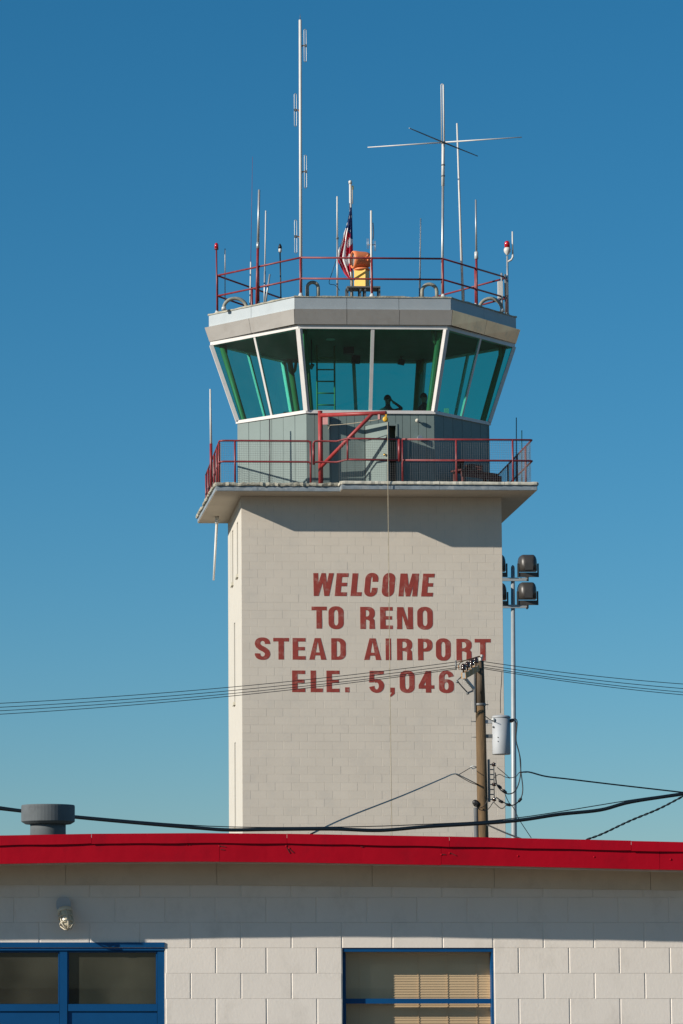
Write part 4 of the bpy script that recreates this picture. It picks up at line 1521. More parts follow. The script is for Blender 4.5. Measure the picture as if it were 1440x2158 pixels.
ybc = -.05
bc = tp(762.5, 548, ybc)
bs = tp(763, 612, ybc)
be = thing('rotating_beacon', 'orange drum beacon on yellow cabinet on the roof edge', 'beacon', (bc.x, ybc, Z_TOP))
ax = Vector((-1, -.22, -.03)).normalized()
L = .50
MB().lathe(bc - ax * (L * .44), [(.005, 0), (.15, .01), (.19, .05), (.205, .12), (.215, .30), (.225, .38), (.225, .45), (.205, .47), (.19, .47), (.185, .43)], 28, axis=ax, caps=False).build('housing', 'orange', be)
MB().lathe(bc + ax * (.46 - L * .44), [(.19, -.02), (.15, .0), (.01, .012)], 24, axis=ax, caps=False).build('lens', 'pane', be)
MB().lathe(bc + ax * (.40 - L * .44), [(.185, 0), (.01, .002)], 24, axis=ax, caps=False).build('reflector', 'steel', be)
MB().lathe(bc - ax * (L * .44 - .02), [(.17, 0), (.17, .03), (.10, .035)], 20, axis=-ax).build('rear_cap', 'yellow', be)
for (du, dz) in ((.02, .06), (.10, -.06), (.2, .02), (.12, .1)):
    sidev = ax.cross(Vector((0, 0, 1))).normalized()
    if sidev.y > 0:
        sidev = -sidev
    c_ = bc - ax * (.05 - du * .5 + .1) + sidev * .205 + Vector((0, 0, dz * .7))
    MB().lathe(c_, [(.03, 0), (.028, .02), (.012, .028)], 10, axis=sidev).build('bolt', 'orange', be)
zb1 = tp(763, 570, ybc).z
zb0 = tp(763, 607, ybc).z
MB().lathe((bc.x, ybc, zb1 - .005), [(.20, 0), (.21, .02), (.19, .05)], 24).build('turntable', 'orange', be)
for_r = RAD(28)
cu, cv = Vector((math.cos(for_r), -math.sin(for_r), 0)), Vector((math.sin(for_r), math.cos(for_r), 0))
cb = MB().obox((bc.x, ybc, (zb0 + zb1) / 2), cu * .15, cv * .14, Vector((0, 0, (zb1 - zb0) / 2)))
cb.build('cabinet', 'yellow', be)
MB().obox((bc.x + .02, ybc, zb0 - .02), (.42, 0, 0), (0, .25, 0), (0, 0, .018)).build('stand_top', 'dsteel', be)
for dx in (-.38, -.06, .06, .42):
    for dy in (-.2, .2):
        MB().box((bc.x + dx - .02, ybc + dy - .02, Z_TOP - .02), (bc.x + dx + .02, ybc + dy + .02, zb0 - .038)).build('stand_leg', 'dsteel', be)
q = tp(722, 617, -.1)
t = thing('junction_box', 'low pale junction dome left of the beacon stand', 'junction box', (q.x, -.1, Z_TOP - .02))
MB().lathe((q.x, -.1, Z_TOP - .02), [(.16, 0), (.15, .06), (.06, .09), (.05, .13), (.01, .14)], 18).build('dome', 'ceramic', t)
tag(MB().tube(smooth_path([tp(709, 548, -.2), tp(700, 575, -.2), tp(694, 597, -.2), tp(707, 601, -.2), tp(716, 612, -.15)], 5), .008, 5).build('coax_cable', 'black', None, tp(716, 612, -.15)), 'thin dark cable looping left of the flag to roof', 'cable')

# balcony aerials
for (lab, pb_, pt_, y, r, mt, z0_) in (
        ('white rod aerial on the left balcony rail', (445, 935), (443.5, 820), -.45, .03, 'white', None),):
    a, b = tp(*pb_, y), tp(*pt_, y)
    t = thing('aerial', lab, 'antenna', (a.x, y, Z_DECK))
    MB().tube([(a.x, y, Z_DECK), a], .036, 8).build('post', 'rail', t)
    MB().tube([a, b], [r, r * .7], 8).build('rod', mt, t)
a, b = tp(458, 1103, 3.6), tp(450.5, 1223, 3.6)
a.z = Z_SOF
t = thing('hanging_aerial', 'white rod aerial hanging under the left balcony soffit', 'antenna', a)
MB().tube([a, a + (b - a) * .12], [.055, .045], 10).build('socket', 'ceramic', t)
MB().tube([a + (b - a) * .12, b], [.035, .025], 8).build('rod', 'white', t)
for (lab, px, pyt, y) in (('taller thin dark aerial on right balcony side', 1088.5, 880, 2.2), ('shorter thin dark aerial on right balcony side', 1100, 907, 1.2)):
    a, b = tp(px, 1010, y), tp(px, pyt, y)
    t = thing('aerial', lab, 'antenna', (a.x, y, Z_DECK))
    MB().tube([(a.x, y, Z_DECK), (a.x, y, Z_DECK + .5)], .022, 8).build('post', 'dsteel', t)
    MB().tube([(a.x, y, Z_DECK + .5), b], [.014, .012], 8).build('rod', 'dsteel', t)

# ================================================================== FLOODLIGHT MAST behind the tower
YFL = 96.0
pt, pbm = wp(1081, 1197, YFL), wp(1080.5, 1800, YFL)
fm_ = thing('floodlight_mast', 'tall grey steel mast with floodlights behind the tower', 'floodlight mast', (pbm.x, YFL, 0), 'W')
MB().tube([(pbm.x, YFL, 0), (pt.x, YFL, pt.z)], [.105, .055], 16).build('pole', 'lightpole', fm_)
MB().lathe((pt.x, YFL, pt.z), [(.055, 0), (.045, .05), (.008, .09)], 12).build('finial', 'lightpole', fm_)
for (py, hw) in ((1221, 1.1), (1278, 1.1)):
    c = wp(1081, py, YFL - .09)
    ca = MB().box((c.x - hw - .35, YFL - .12, c.z - .05), (c.x + .46, YFL - .06, c.z + .05)).build('crossarm', 'lightpole', fm_)
    for s in (-.62, .42):
        MB().lathe((c.x + s, YFL - .09, c.z + .05), [(.05, 0), (.05, .05), (.02, .06)], 10).build('socket', 'lightpole', ca)


def floodlight(px, py_t, py_b, sz=1.0):
    ct = wp(px, (py_t + py_b) / 2, YFL - .12)
    h = (wp(px, py_t, YFL - .12).z - wp(px, py_b, YFL - .12).z)
    w = .52 * sz
    f = MB()
    # deep housing seen from behind: straight sides, rounded shoulders, open visor below
    zt_, zb_ = ct.z + h * .5, ct.z - h * .22
    pr = [(w * .5, zb_), (w * .5, zt_ - h * .34)] + [(w * .28 + w * .22 * math.cos(RAD(q)), zt_ - h * .34 + h * .34 * math.sin(RAD(q))) for q in (20, 45, 70, 90)]
    pr = pr + [(-a_, b_) for a_, b_ in pr[::-1]]
    rings_ = []
    for (yo, k_) in ((-.24, .45), (-.21, .72), (-.12, .93), (0, 1.0), (.22, 1.0), (.30, 1.03)):
        rings_.append(f.add([(ct.x + a_ * k_, YFL - .12 + yo, zb_ + (b_ - zb_) * k_) for a_, b_ in pr]))
    np2 = len(pr)
    for u, w2_ in zip(rings_, rings_[1:]):
        for q in range(np2):
            f.face([u + q, u + (q + 1) % np2, w2_ + (q + 1) % np2, w2_ + q], 0, True)
    f.face([rings_[0] + q for q in range(np2)])
    f.face([rings_[-1] + q for q in range(np2)])
    o = f.build('floodlight', 'flood', fm_)
    y = MB()
    y.box((ct.x - w / 2 - .05, YFL - .16, ct.z - h * .5), (ct.x - w / 2 - .01, YFL - .08, ct.z + h * .1))
    y.box((ct.x + w / 2 + .01, YFL - .16, ct.z - h * .5), (ct.x + w / 2 + .05, YFL - .08, ct.z + h * .1))
    y.box((ct.x - w / 2 - .01, YFL - .14, ct.z - h * .5), (ct.x + w / 2 + .01, YFL - .10, ct.z - h * .5 + h * .20))
    y.tube([(ct.x - .02, YFL - .12, ct.z - h * .68), (ct.x - .02, YFL - .12, ct.z - h * .5)], .03, 8)
    y.build('yoke', 'flood', o)


floodlight(1113, 1169, 1216)
floodlight(1112, 1227, 1275)
floodlight(1047, 1169, 1216)
floodlight(1049, 1229, 1276)

# ================================================================== UTILITY POLE, transformer, wires
YP = 75.0


def up_(px, py, y=YP):
    return wp(px, py, y)


pb_, pt_ = up_(1019, 1800), up_(1011, 1393)
slope = (pt_.x - pb_.x) / (pt_.z - pb_.z)
gx = pb_.x - slope * pb_.z
upole = thing('utility_pole', 'weathered brown timber utility pole before the tower', 'utility pole', (gx, YP, 0), 'W')


def PX(z):
    return gx + slope * z


zsplit = up_(1013, 1485).z
zT = pt_.z
MB().tube([(PX(0), YP, 0), (PX(zsplit * .5), YP, zsplit * .5), (PX(zsplit), YP, zsplit)], [.145, .128, .112], 20).build('shaft', 'pole', upole)
MB().tube([(PX(zsplit), YP, zsplit + .001), (PX(zT), YP, zT)], [.113, .095], 20).build('upper_shaft', 'poletop', upole)
MB().lathe((PX(zsplit), YP, zsplit - .03), [(.116, 0), (.125, .01), (.125, .05), (.116, .06)], 20).build('band', 'dsteel', upole)
MB().tube([(PX(zsplit) + .1, YP, zsplit), (PX(zsplit) + .18, YP, zsplit)], .012, 6).build('bolt', 'dsteel', upole)
q = up_(998.5, 1440)
MB().obox((PX(zsplit) - .13, YP - .03, (zsplit + zT) / 2 - .15), (.014, 0, 0), (0, .05, 0), (0, 0, .52)).build('backing_strap', 'dsteel', upole)
# crossarm running away from the viewer, down-left in the picture
c0, c1 = up_(1006, 1408, YP - .15), up_(977, 1424, YP - 1.0)
arm = MB().bar(c0, c1, .11, .13).build('crossarm', 'armwood', upole)
for k in range(4):
    t_ = .10 + .30 * k
    b = c0.lerp(c1, t_) + Vector((0, 0, .065))
    ins_ = MB().lathe(b, [(.018, 0), (.018, .06), (.06, .065), (.07, .09), (.045, .11), (.06, .13), (.05, .17), (.03, .20), (.004, .21)], 14).build('insulator', 'porc', arm)
    MB().obox(c0.lerp(c1, t_) + Vector((0, -.075, -.0)), (.03, 0, 0), (0, .006, 0), (0, 0, .06)).build('clamp', 'ceramic', arm)


def ribbed(a, b, r, nrib, name, par, mt='ceramic'):
    a, b = Vector(a), Vector(b)
    d = b - a
    L = d.length
    prof = [(r * .5, 0)]
    for k in range(nrib):
        h = L * (k + .5) / nrib
        prof += [(r * .5, h - L / nrib * .35), (r, h - L / nrib * .1), (r * .5, h + L / nrib * .2)]
    prof += [(r * .5, L)]
    return MB().lathe(a, prof, 12, axis=d).build(name, mt, par)


ribbed(up_(975, 1424, YP - .7), up_(998, 1452, YP - .2), .05, 9, 'cutout_insulator', upole)
ribbed(up_(1013, 1393, YP), up_(1016, 1380, YP), .055, 5, 'post_insulator', upole)
fz = MB().tube([up_(963, 1434, YP - .8), up_(973, 1446, YP - .7), up_(986, 1460, YP - .5)], .014, 6)
fz.tube([up_(963, 1434, YP - .8), up_(975, 1425, YP - .75)], .016, 6)
fz.tube([up_(986, 1460, YP - .5), up_(997, 1456, YP - .25)], .02, 6)
fz.build('fuse_link', 'dsteel', upole)
MB().lathe(up_(964, 1437, YP - .8) - Vector((0, 0, .03)), [(.01, 0), (.035, .01), (.035, .04), (.01, .06)], 10).build('fuse_ring', 'dsteel', upole)
MB().lathe(up_(986, 1461, YP - .5) - Vector((0, 0, .03)), [(.01, 0), (.035, .01), (.035, .05), (.01, .06)], 10).build('fuse_ring', 'dsteel', upole)
MB().tube(smooth_path([up_(968, 1412, YP - .9), up_(967, 1402, YP - .9), up_(975, 1394, YP - .6), up_(1000, 1386, YP - .2), up_(1013, 1382)], 5), .011, 6).build('jumper', 'copper', upole)
MB().tube([up_(960, 1396, YP - .7), up_(990, 1390, YP - .3), up_(1014, 1383)], .012, 6).build('jumper', 'copper', upole)
for py in (1520.5, 1553.5):
    z = up_(1000, py).z
    MB().tube([(PX(z) - .22, YP, z), (PX(z), YP, z)], .012, 6).build('step_bolt', 'dsteel', upole)
# secondary rack
zr0, zr1 = up_(1030, 1690).z, up_(1030, 1606).z
xr_ = PX(zr0) + .15
rk = MB().box((xr_ - .02, YP - .05, zr0), (xr_ + .03, YP + .05, zr1 + .06)).build('rack', 'dsteel', upole)
for k in range(8):
    z = zr0 + (zr1 - zr0) * (k + .5) / 8
    MB().box((xr_ + .03, YP - .015, z - .012), (xr_ + .13, YP + .015, z + .012)).build('rack_arm', 'dsteel', rk)
MB().tube([(xr_ + .12, YP, zr0), (xr_ + .12, YP, zr1)], .011, 6).build('rack_rod', 'dsteel', rk)
for k in (0, 3, 7):
    z = zr0 + (zr1 - zr0) * (k + .5) / 8
    MB().lathe((xr_ + .12, YP, z - .04), [(.02, 0), (.05, .01), (.035, .04), (.05, .07), (.02, .08)], 12).build('spool', 'porc', rk)
# conduit with weatherhead on the left
q0, q1 = up_(1007, 1757), up_(1004, 1702)
MB().tube([(PX(0) - .175, YP - .03, 0), (PX(q1.z) - .155, YP - .03, q1.z)], .05, 12).build('riser_conduit', 'dsteel', upole)
wh = up_(1001, 1690)
MB().lathe((PX(wh.z) - .155, YP - .06, wh.z - .03), [(.05, -.08), (.066, -.05), (.07, .0), (.06, .05), (.035, .075), (.01, .085)], 14, axis=(-.55, -.2, .55)).build('weatherhead', 'black', upole)
MB().lathe((PX(wh.z) - .155, YP - .10, wh.z - .05), [(.062, -.02), (.07, .0), (.055, .02), (.005, .021)], 14, axis=(-.3, -.9, -.2)).build('wire_hole', 'black', upole)
for (pts) in ([(1003, 1697), (1010, 1703), (1022, 1697), (1030, 1680)], [(1003, 1698), (1013, 1707), (1028, 1706), (1040, 1690)]):
    MB().tube(smooth_path([up_(a_, b_, YP - .2) for a_, b_ in pts], 6), .009, 5).build('drip_loop', 'black', upole)
q = up_(994, 1616)
sc_ = MB().tube([up_(1005, 1617), up_(997, 1614), up_(992, 1616), up_(997, 1620), up_(1005, 1617)], .016, 6).build('wire_clamp', 'ceramic', upole)

# transformer
tc0, tc1 = up_(1056, 1507, YP), up_(1057, 1590, YP)
rad_ = (up_(1076, 1550).x - up_(1037, 1550).x) / 2
tr = thing('transformer', 'pale grey can transformer mounted on the utility pole', 'transformer', (tc1.x, YP, tc1.z), 'W')
Ht = tc0.z - tc1.z
MB().lathe((tc1.x, YP, tc1.z), [(rad_ * .96, 0), (rad_ * .985, .012), (rad_ * .985, Ht - .07)], 32).build('tank', 'trafo', tr)
MB().lathe((tc1.x, YP, tc1.z + Ht - .068), [(rad_ * 1.03, 0), (rad_ * 1.03, .025), (rad_ * .9, .05), (rad_ * .3, .07), (.01, .072)], 32).build('lid', 'trafo', tr)
for py in (1521, 1551.5):
    z = up_(1030, py).z
    MB().box((PX(z) + .10, YP - .05, z - .04), (tc1.x - rad_ * .9, YP + .05, z + .04)).build('mount_bracket', 'trafo' if py < 1530 else 'dsteel', tr)
z = up_(1030, 1518).z
MB().lathe((tc1.x - rad_ * .82, YP - rad_ * .55, z - .0), [(.045, 0), (.045, .05), (.03, .07), (.005, .075)], 14, axis=(-.55, -.8, .0)).build('bushing', 'ceramic', tr)
MB().lathe((tc1.x - rad_ * .85, YP - rad_ * .5, up_(1030, 1533).z), [(.022, 0), (.022, .03), (.005, .04)], 10, axis=(-.6, -.8, 0)).build('relief_valve', 'dsteel', tr)
for dz in (.0, .09):
    MB().lathe((tc1.x - rad_ * .45, YP - rad_ * .86, tc1.z + Ht * .42 - dz), [(.012, 0), (.012, .02)], 8, axis=(-.46, -.88, 0)).build('stud', 'dsteel', tr)
for k in range(3):
    MB().lathe((tc1.x + rad_ * .95, YP + (-.08 + .08 * k), up_(1078, 1516).z - .03), [(.03, 0), (.045, .04), (.02, .09)], 10, axis=(1, 0, 0)).build('low_voltage_bushing', 'porc', tr)
# low-voltage leads drooping to the rack
tag_n = 0
leads = [([(1080, 1515), (1090, 1520), (1088, 1560), (1097, 1600), (1096, 1640), (1085, 1668), (1066, 1672), (1048, 1655), (1044, 1628)], 'thick black lead drooping from transformer bushings to the rack top'),
         ([(1080, 1517), (1088, 1524), (1087, 1556), (1095, 1590), (1098, 1625), (1102, 1660), (1099, 1680), (1090, 1692), (1078, 1697), (1060, 1690), (1046, 1680)], 'outermost black lead looping lowest beside the steel mast'),
         ([(1048, 1617), (1066, 1632), (1075, 1639), (1088, 1636), (1095, 1628), (1110, 1628)], 'black lead from upper spool to the right service drop'),
         ([(1040, 1640), (1052, 1632), (1064, 1637), (1075, 1640)], 'short black jumper arching off the rack'),
         ([(1042, 1650), (1053, 1657), (1062, 1668), (1072, 1690), (1084, 1705), (1095, 1728), (1120, 1766)], 'thin dark wire falling past the mast behind the roof'),
         ([(1040, 1690), (1057, 1704), (1069, 1696), (1080, 1697)], 'short low black jumper below the rack')]
for pts, lab in leads:
    p3 = [up_(a_, b_, YP - .05 - .03 * i_) for i_, (a_, b_) in enumerate(pts)]
    tag(MB().tube(smooth_path(p3, 6), .013 if 'thick' in lab or 'outer' in lab else .009, 6).build('lead_wire', 'black', None, p3[0], 'W'), lab, 'wire', 'drooping leads around the utility pole rack')
SPL = ['upper splice sleeve nearest the rack on a drooping lead', 'second splice sleeve down the steep lead by the mast', 'lower splice sleeve close beside the rack foot', 'splice sleeve overlapping the steel mast low down', 'splice sleeve right of the steel mast on the outer loop']
for (px, py, ang), slab_ in zip(((1053, 1658, -40), (1064, 1668, -45), (1056, 1689, -25), (1072, 1696, -10), (1096, 1686, 50)), SPL):
    c = up_(px, py, YP - .2)
    d = Vector((math.cos(RAD(ang)), 0, math.sin(RAD(ang))))
    tag(MB().lathe(c - d * .06, [(.012, 0), (.032, .02), (.034, .1), (.012, .12)], 10, axis=d).build('splice', 'black', None, c, 'W'), slab_, 'splice', 'splice sleeves on the leads')

# line conductors
left_y = (1480, 1488.5, 1496, 1503.5)
right_y = (1440, 1450, 1458, 1464)
at_l = [(961, 1395, -.8), (966, 1401, -.85), (970, 1406, -.9), (962, 1410, -.95)]
order = ['top', 'second', 'third', 'lowest']
for k in range(4):
    a = up_(-60, left_y[k] + 5, YP - 2 + .5 * k)
    b = up_(at_l[k][0], at_l[k][1], YP - .9)
    tag(MB().tube(sag(a, b, .12, 24), .008, 6).build('power_line', 'cable', None, a, 'W'), '%s of four thin power lines left of the utility pole' % order[k], 'power line', 'power lines running left')
    a = up_([1018, 1019, 1019, 1019][k], [1394, 1401, 1406, 1409][k], YP - .05)
    b = up_(1500, right_y[k] + 5.5, YP + 3 + .5 * k)
    tag(MB().tube(sag(a, b, .06, 20), .008, 6).build('power_line', 'cable', None, b, 'W'), '%s of four thin power lines right of the utility pole' % order[k], 'power line', 'power lines running right')
tag(MB().tube([up_(961, 1392, YP - .9), up_(961, 1412, YP - .9)], .02, 6).build('line_clamp', 'dsteel', None, up_(961, 1400, YP - .9), 'W'), 'small dark clamp joining lines left of the pole', 'clamp')

YC_ = 45.0
main = [(-60, 1697), (45, 1709), (160, 1722), (300, 1735), (420, 1745), (480, 1749), (560, 1748), (700, 1747), (800, 1750), (900, 1742), (1020, 1735), (1100, 1728), (1180, 1716), (1265, 1707), (1330, 1690), (1440, 1673), (1500, 1664)]
mp3 = [wp(a_, b_, YC_) for a_, b_ in main]
tag(MB().tube(smooth_path(mp3, 6), .025, 10).build('telephone_cable', 'cable', None, mp3[0], 'W'), 'thick black cable sagging above the red roof edge', 'cable')
mess = [(-60, 1691), (45, 1706), (160, 1719), (440, 1741), (700, 1743), (900, 1737), (1080, 1725), (1330, 1686), (1440, 1671), (1500, 1662)]
mp4 = [wp(a_, b_, YC_ + .02) for a_, b_ in mess]
tag(MB().tube(smooth_path(mp4, 6), .007, 6).build('messenger_wire', 'cable', None, mp4[0], 'W'), 'thin messenger wire running just above the thick cable', 'wire')


def service(pts, ya, yb, r, lab, twist=0.0, nm='service_wire'):
    N = len(pts)
    p3 = [wp(a_, b_, ya + (yb - ya) * i_ / (N - 1)) for i_, (a_, b_) in enumerate(pts)]
    path = smooth_path(p3, 14 if twist else 6)
    mb = MB()
    if twist:
        # two strands laid round each other
        tot = 0
        prev = path[0]
        for s in (0, math.pi):
            q_ = []
            L_ = 0
            fine = []
            for u, v in zip(path, path[1:]):
                for k_ in range(5):
                    fine.append(u.lerp(v, k_ / 5))
            fine.append(path[-1])
            for i_, p_ in enumerate(fine):
                if i_:
                    L_ += (p_ - fine[i_ - 1]).length
                a_ = L_ / twist * 2 * math.pi + s
                q_.append(p_ + Vector((0, math.cos(a_), math.sin(a_))) * r * 1.1)
            mb.tube(q_, r, 5)
    else:
        mb.tube(path, r, 6)
    tag(mb.build(nm, 'cable', None, p3[0], 'W', fixn=False), lab, 'wire')


service([(655, 1758), (730, 1723), (850, 1676), (930, 1642), (958, 1631), (975, 1637), (1005, 1652)], 46, 75, .012, 'dark service wire rising across the tower to the pole')
service([(960, 1631), (990, 1648), (1006, 1654)], 74, 75, .008, 'thin forked end of service wire left of the pole')
service([(968, 1632), (985, 1622), (993, 1617)], 74, 75, .008, 'short pale wire held by the left pole clamp')
service([(1096, 1628), (1115, 1627), (1150, 1636), (1200, 1642), (1300, 1654), (1440, 1670), (1500, 1677)], 75, 78, .018, 'black service drop leaving the pole rack to the right')
service([(1235, 1770), (1270, 1757), (1330, 1729), (1390, 1704), (1440, 1678), (1500, 1645)], 45, 45, .008, 'twisted dark wire rising at the right above roof', twist=.17, nm='twisted_wire')
service([(1018, 1734), (1040, 1744), (1070, 1757), (1110, 1772)], 74, 66, .010, 'twisted dark wire descending right from the pole base', twist=.17, nm='twisted_wire')
service([(1058, 1416), (1057, 1440), (1055, 1465), (1055, 1503)], 75, 75, .008, 'thin dark wire dropping from line to transformer lid')
service([(1024, 1510), (1032, 1516), (1038, 1518)], 75, 74.7, .008, 'short dark wire from pole to transformer bushing')

# ================================================================== FOREGROUND BUILDING
YW = 26.9
OVH = 0.605
YFa = YW - OVH
bld = thing('block_building', 'low cream block building with red roof edge and blue windows', 'building', (1.8, YW + 3, 0), 'W')


def bw(px, py, y=YW):
    return wp(px, py, y)


z_line = bw(560, 1997.5).z
z_fr0 = bw(600, 1867).z
x_joint = bw(402, 1970).x
XW0, XW1 = -3.2, 8.2
# openings: (x0, x1, z0, z1)
w1 = (bw(-140, 2000).x, bw(347, 2000).x, 0.02, z_line)
w2 = (bw(721.5, 2000).x, bw(1040.5, 2000).x, 0.9, z_line)
Z_WT = bw(600, 1820).z + .02
core = MB()
T = 0.20
c_y0, c_y1 = YW + .0038, YW + T
core.box((XW0, c_y0, 0), (w1[0], c_y1, Z_WT))
core.box((w1[0], c_y0, w1[3]), (w1[1], c_y1, Z_WT))
core.box((w1[1], c_y0, 0), (w2[0], c_y1, Z_WT))
core.box((w2[0], c_y0, w2[3]), (w2[1], c_y1, Z_WT))
core.box((w2[0], c_y0, 0), (w2[1], c_y1, w2[2]))
core.box((w2[1], c_y0, 0), (XW1, c_y1, Z_WT))
core.box((XW0, c_y1, 0), (XW0 + .2, YW + 8, Z_WT))
core.box((XW1 - .2, c_y1, 0), (XW1, YW + 8, Z_WT))
core.box((XW0 + .2, YW + 7.8, 0), (XW1 - .2, YW + 8, Z_WT))
bwall = core.build('wall', 'bmortar', bld)
rest = MB()
random.seed(21)
for k in range(-11, 5):
    za, zb = z_line + k * BH, z_line + (k + 1) * BH
    if zb < 0.02:
        continue
    za = max(za, 0)
    zb = min(zb, z_fr0 + .06)
    if zb - za < .03:
        continue
    off = 0 if k % 2 == 0 else BW / 2
    x = x_joint + off - BW * 8
    while x < XW1:
        iv = [(x, x + BW)]
        for (o0, o1, oz0, oz1) in (w1, w2):
            nv = []
            for (a_, b_) in iv:
                if zb <= oz0 + .02 or za >= oz1 - .02:
                    nv.append((a_, b_))
                    continue
                if a_ < o0 - .01:
                    nv.append((a_, min(b_, o0)))
                if b_ > o1 + .01:
                    nv.append((max(a_, o1), b_))
            iv = nv
        for (a_, b_) in iv:
            a_, b_ = max(a_, XW0), min(b_, XW1)
            if b_ - a_ < .04:
                continue
            w_, h_ = b_ - a_ - .0085, zb - za - .0008
            cx_, cz_ = (a_ + b_) / 2, (za + zb) / 2
            dy = random.uniform(-.0008, .0008)
            if cz_ > 1.35 and -1.5 < cx_ < 5.1:
                o = piece(block_mesh(w_, h_, .028, .004, 'block', 'bblock'), 'block', bwall, (cx_, YW + dy, cz_))
                o.rotation_euler = (random.uniform(-.003, .003), 0, random.uniform(-.003, .003))
            else:
                X, Z, ch = w_ / 2, h_ / 2, .004
                b = rest.add([(cx_ + p_, YW + dy + q_, cz_ + r_) for p_, q_, r_ in (
                    (-X, .028, -Z), (X, .028, -Z), (X, .028, Z), (-X, .028, Z), (-X, ch, -Z), (X, ch, -Z), (X, ch, Z), (-X, ch, Z),
                    (-X + ch, 0, -Z + ch * .2), (X - ch, 0, -Z + ch * .2), (X - ch, 0, Z - ch * .2), (-X + ch, 0, Z - ch * .2))])
                rest.face([b + 8, b + 9, b + 10, b + 11])
                for i in range(4):
                    j = (i + 1) % 4
                    rest.face([b + 4 + i, b + 4 + j, b + 8 + j, b + 8 + i])
                    rest.face([b + i, b + j, b + 4 + j, b + 4 + i])
        x += BW
ro = rest.build('block_courses', 'bblock', bwall, fixn=False)
ro['kind'] = 'stuff'

# frieze boards under the soffit
fx = [XW0] + [bw(px, 1840).x for px in (-90, 139, 457, 784, 1041, 1370)] + [XW1]
for a_, b_ in zip(fx, fx[1:]):
    za_, zb_ = bw(300, 1864).z - .0, Z_WT

    def zl(x_):
        return bw(600, 1865).z - .012 * max(0, x_ - 1.0)
    MB().hexa([(a_ + .0015, YW - .02, zl(a_)), (b_ - .0015, YW - .02, zl(b_)), (b_ - .0015, YW - .0015, zl(b_)), (a_ + .0015, YW - .0015, zl(a_)),
               (a_ + .0015, YW - .02, zb_), (b_ - .0015, YW - .02, zb_), (b_ - .0015, YW - .0015, zb_), (a_ + .0015, YW - .0015, zb_)]).build('frieze_board', 'frieze', bld)


# roof edge: sagging fascia in sheet-metal lengths
def edge_px(px):
    tab = [(-400, 1763), (0, 1760.5), (190, 1757), (420, 1755.5), (600, 1757), (940, 1763), (1440, 1774.5), (2300, 1795)]
    for (a_, b_) in zip(tab, tab[1:]):
        if a_[0] <= px <= b_[0]:
            return a_[1] + (b_[1] - a_[1]) * (px - a_[0]) / (b_[0] - a_[0])


def ez(px):
    return wp(px, edge_px(px), YFa).z


scale_f = F_PX / YFa / .9937


def x_of(px):
    return wp(px, 1780, YFa).x


cap_j = [-380, -190, 193, 605, 947, 1330, 1700, 2200]
low_j = [-380, -60, 463, 930, 1390, 1800, 2200]
cap_h = 20.5 / 262
low_b = 58.5 / 262
roofp = MB()
roofp.prism([(XW0 - .5, YFa + .03), (XW1 + .5, YFa + .03), (XW1 + .5, YW + 8.5), (XW0 - .5, YW + 8.5)], Z_WT + .001, ez(1440) - .03)
rf = roofp.build('roof', 'gravelroof', bld)
for js, nm, z_t, z_b, yo in ((low_j, 'fascia_panel', -cap_h + .02, -low_b, 0.0), (cap_j, 'cap_flashing', 0.0, -cap_h, -.014)):
    for a_, b_ in zip(js, js[1:]):
        mb = MB()
        nseg = 14
        rings = []
        ja = random.uniform(-.003, .003)
        for k in range(nseg + 1):
            px = a_ + (b_ - a_) * k / nseg
            x_ = x_of(px) + (0.0012 if k == 0 else (-.0012 if k == nseg else 0))
            wav = .0013 * math.sin(k * 1.1 + a_) + random.uniform(-.0008, .0008)
            z_ = ez(px) + ja
            y_ = YFa + yo + wav
            if nm == 'cap_flashing':
                lip = wav * 1.5
                rings.append(mb.add([(x_, y_ + .12, z_ + .004), (x_, y_, z_), (x_, y_ - .004, z_ + z_b + lip), (x_, y_ + .002, z_ + z_b + lip), (x_, y_ + .004, z_ - .004), (x_, y_ + .12, z_ + .0)]))
            else:
                rings.append(mb.add([(x_, y_ + .01, z_ + z_t), (x_, y_, z_ + z_t), (x_, y_, z_ + z_b), (x_, y_ + .03, z_ + z_b), (x_, y_ + .03, z_ + z_b + .004), (x_, y_ + .01, z_ + z_b + .004)]))
        for u, w_ in zip(rings, rings[1:]):
            for q_ in range(6):
                r_ = (q_ + 1) % 6
                mb.face([u + q_, u + r_, w_ + r_, w_ + q_], 0, False)
        mb.face([rings[0] + q_ for q_ in range(6)])
        mb.face([rings[-1] + q_ for q_ in range(6)])
        mb.build(nm, 'red', rf)
# timber behind the metal, its lower lip, and the soffit
bz = ez(500) - low_b
MB().box((XW0 - .5, YFa + .031, Z_WT - .0), (XW1 + .5, YW - .003, Z_WT + .0005)).build('soffit', 'frieze', rf)
lipm = MB()
prev = None
pxs = list(range(-380, 2201, 60))
rings = []
for px in pxs:
    x_ = x_of(px)
    z_ = ez(px) - low_b
    rings.append(lipm.add([(x_, YFa + .032, z_ - .012), (x_, YFa + .032, ez(px) - .03), (x_, YFa + .06, ez(px) - .03), (x_, YFa + .06, z_ - .012)]))
for u, w_ in zip(rings, rings[1:]):
    for q_ in range(4):
        r_ = (q_ + 1) % 4
        lipm.face([u + q_, u + r_, w_ + r_, w_ + q_])
lipm.build('fascia_board', 'frieze', rf)
# a loose tab of flashing hanging just outside the left of the frame: its shadow falls above the blue window
xa, xb = x_of(-107), x_of(-45)
zt_ = ez(-80) - low_b
MB().hexa([(xa, YFa - .006, zt_ - .045), (xb, YFa - .006, zt_ - .05), (xb, YFa - .002, zt_ - .05), (xa, YFa - .002, zt_ - .045), (xa, YFa - .006, zt_ + .05), (xb, YFa - .006, zt_ + .05), (xb, YFa - .002, zt_ + .05), (xa, YFa - .002, zt_ + .05)]).build('loose_flashing', 'red', rf)
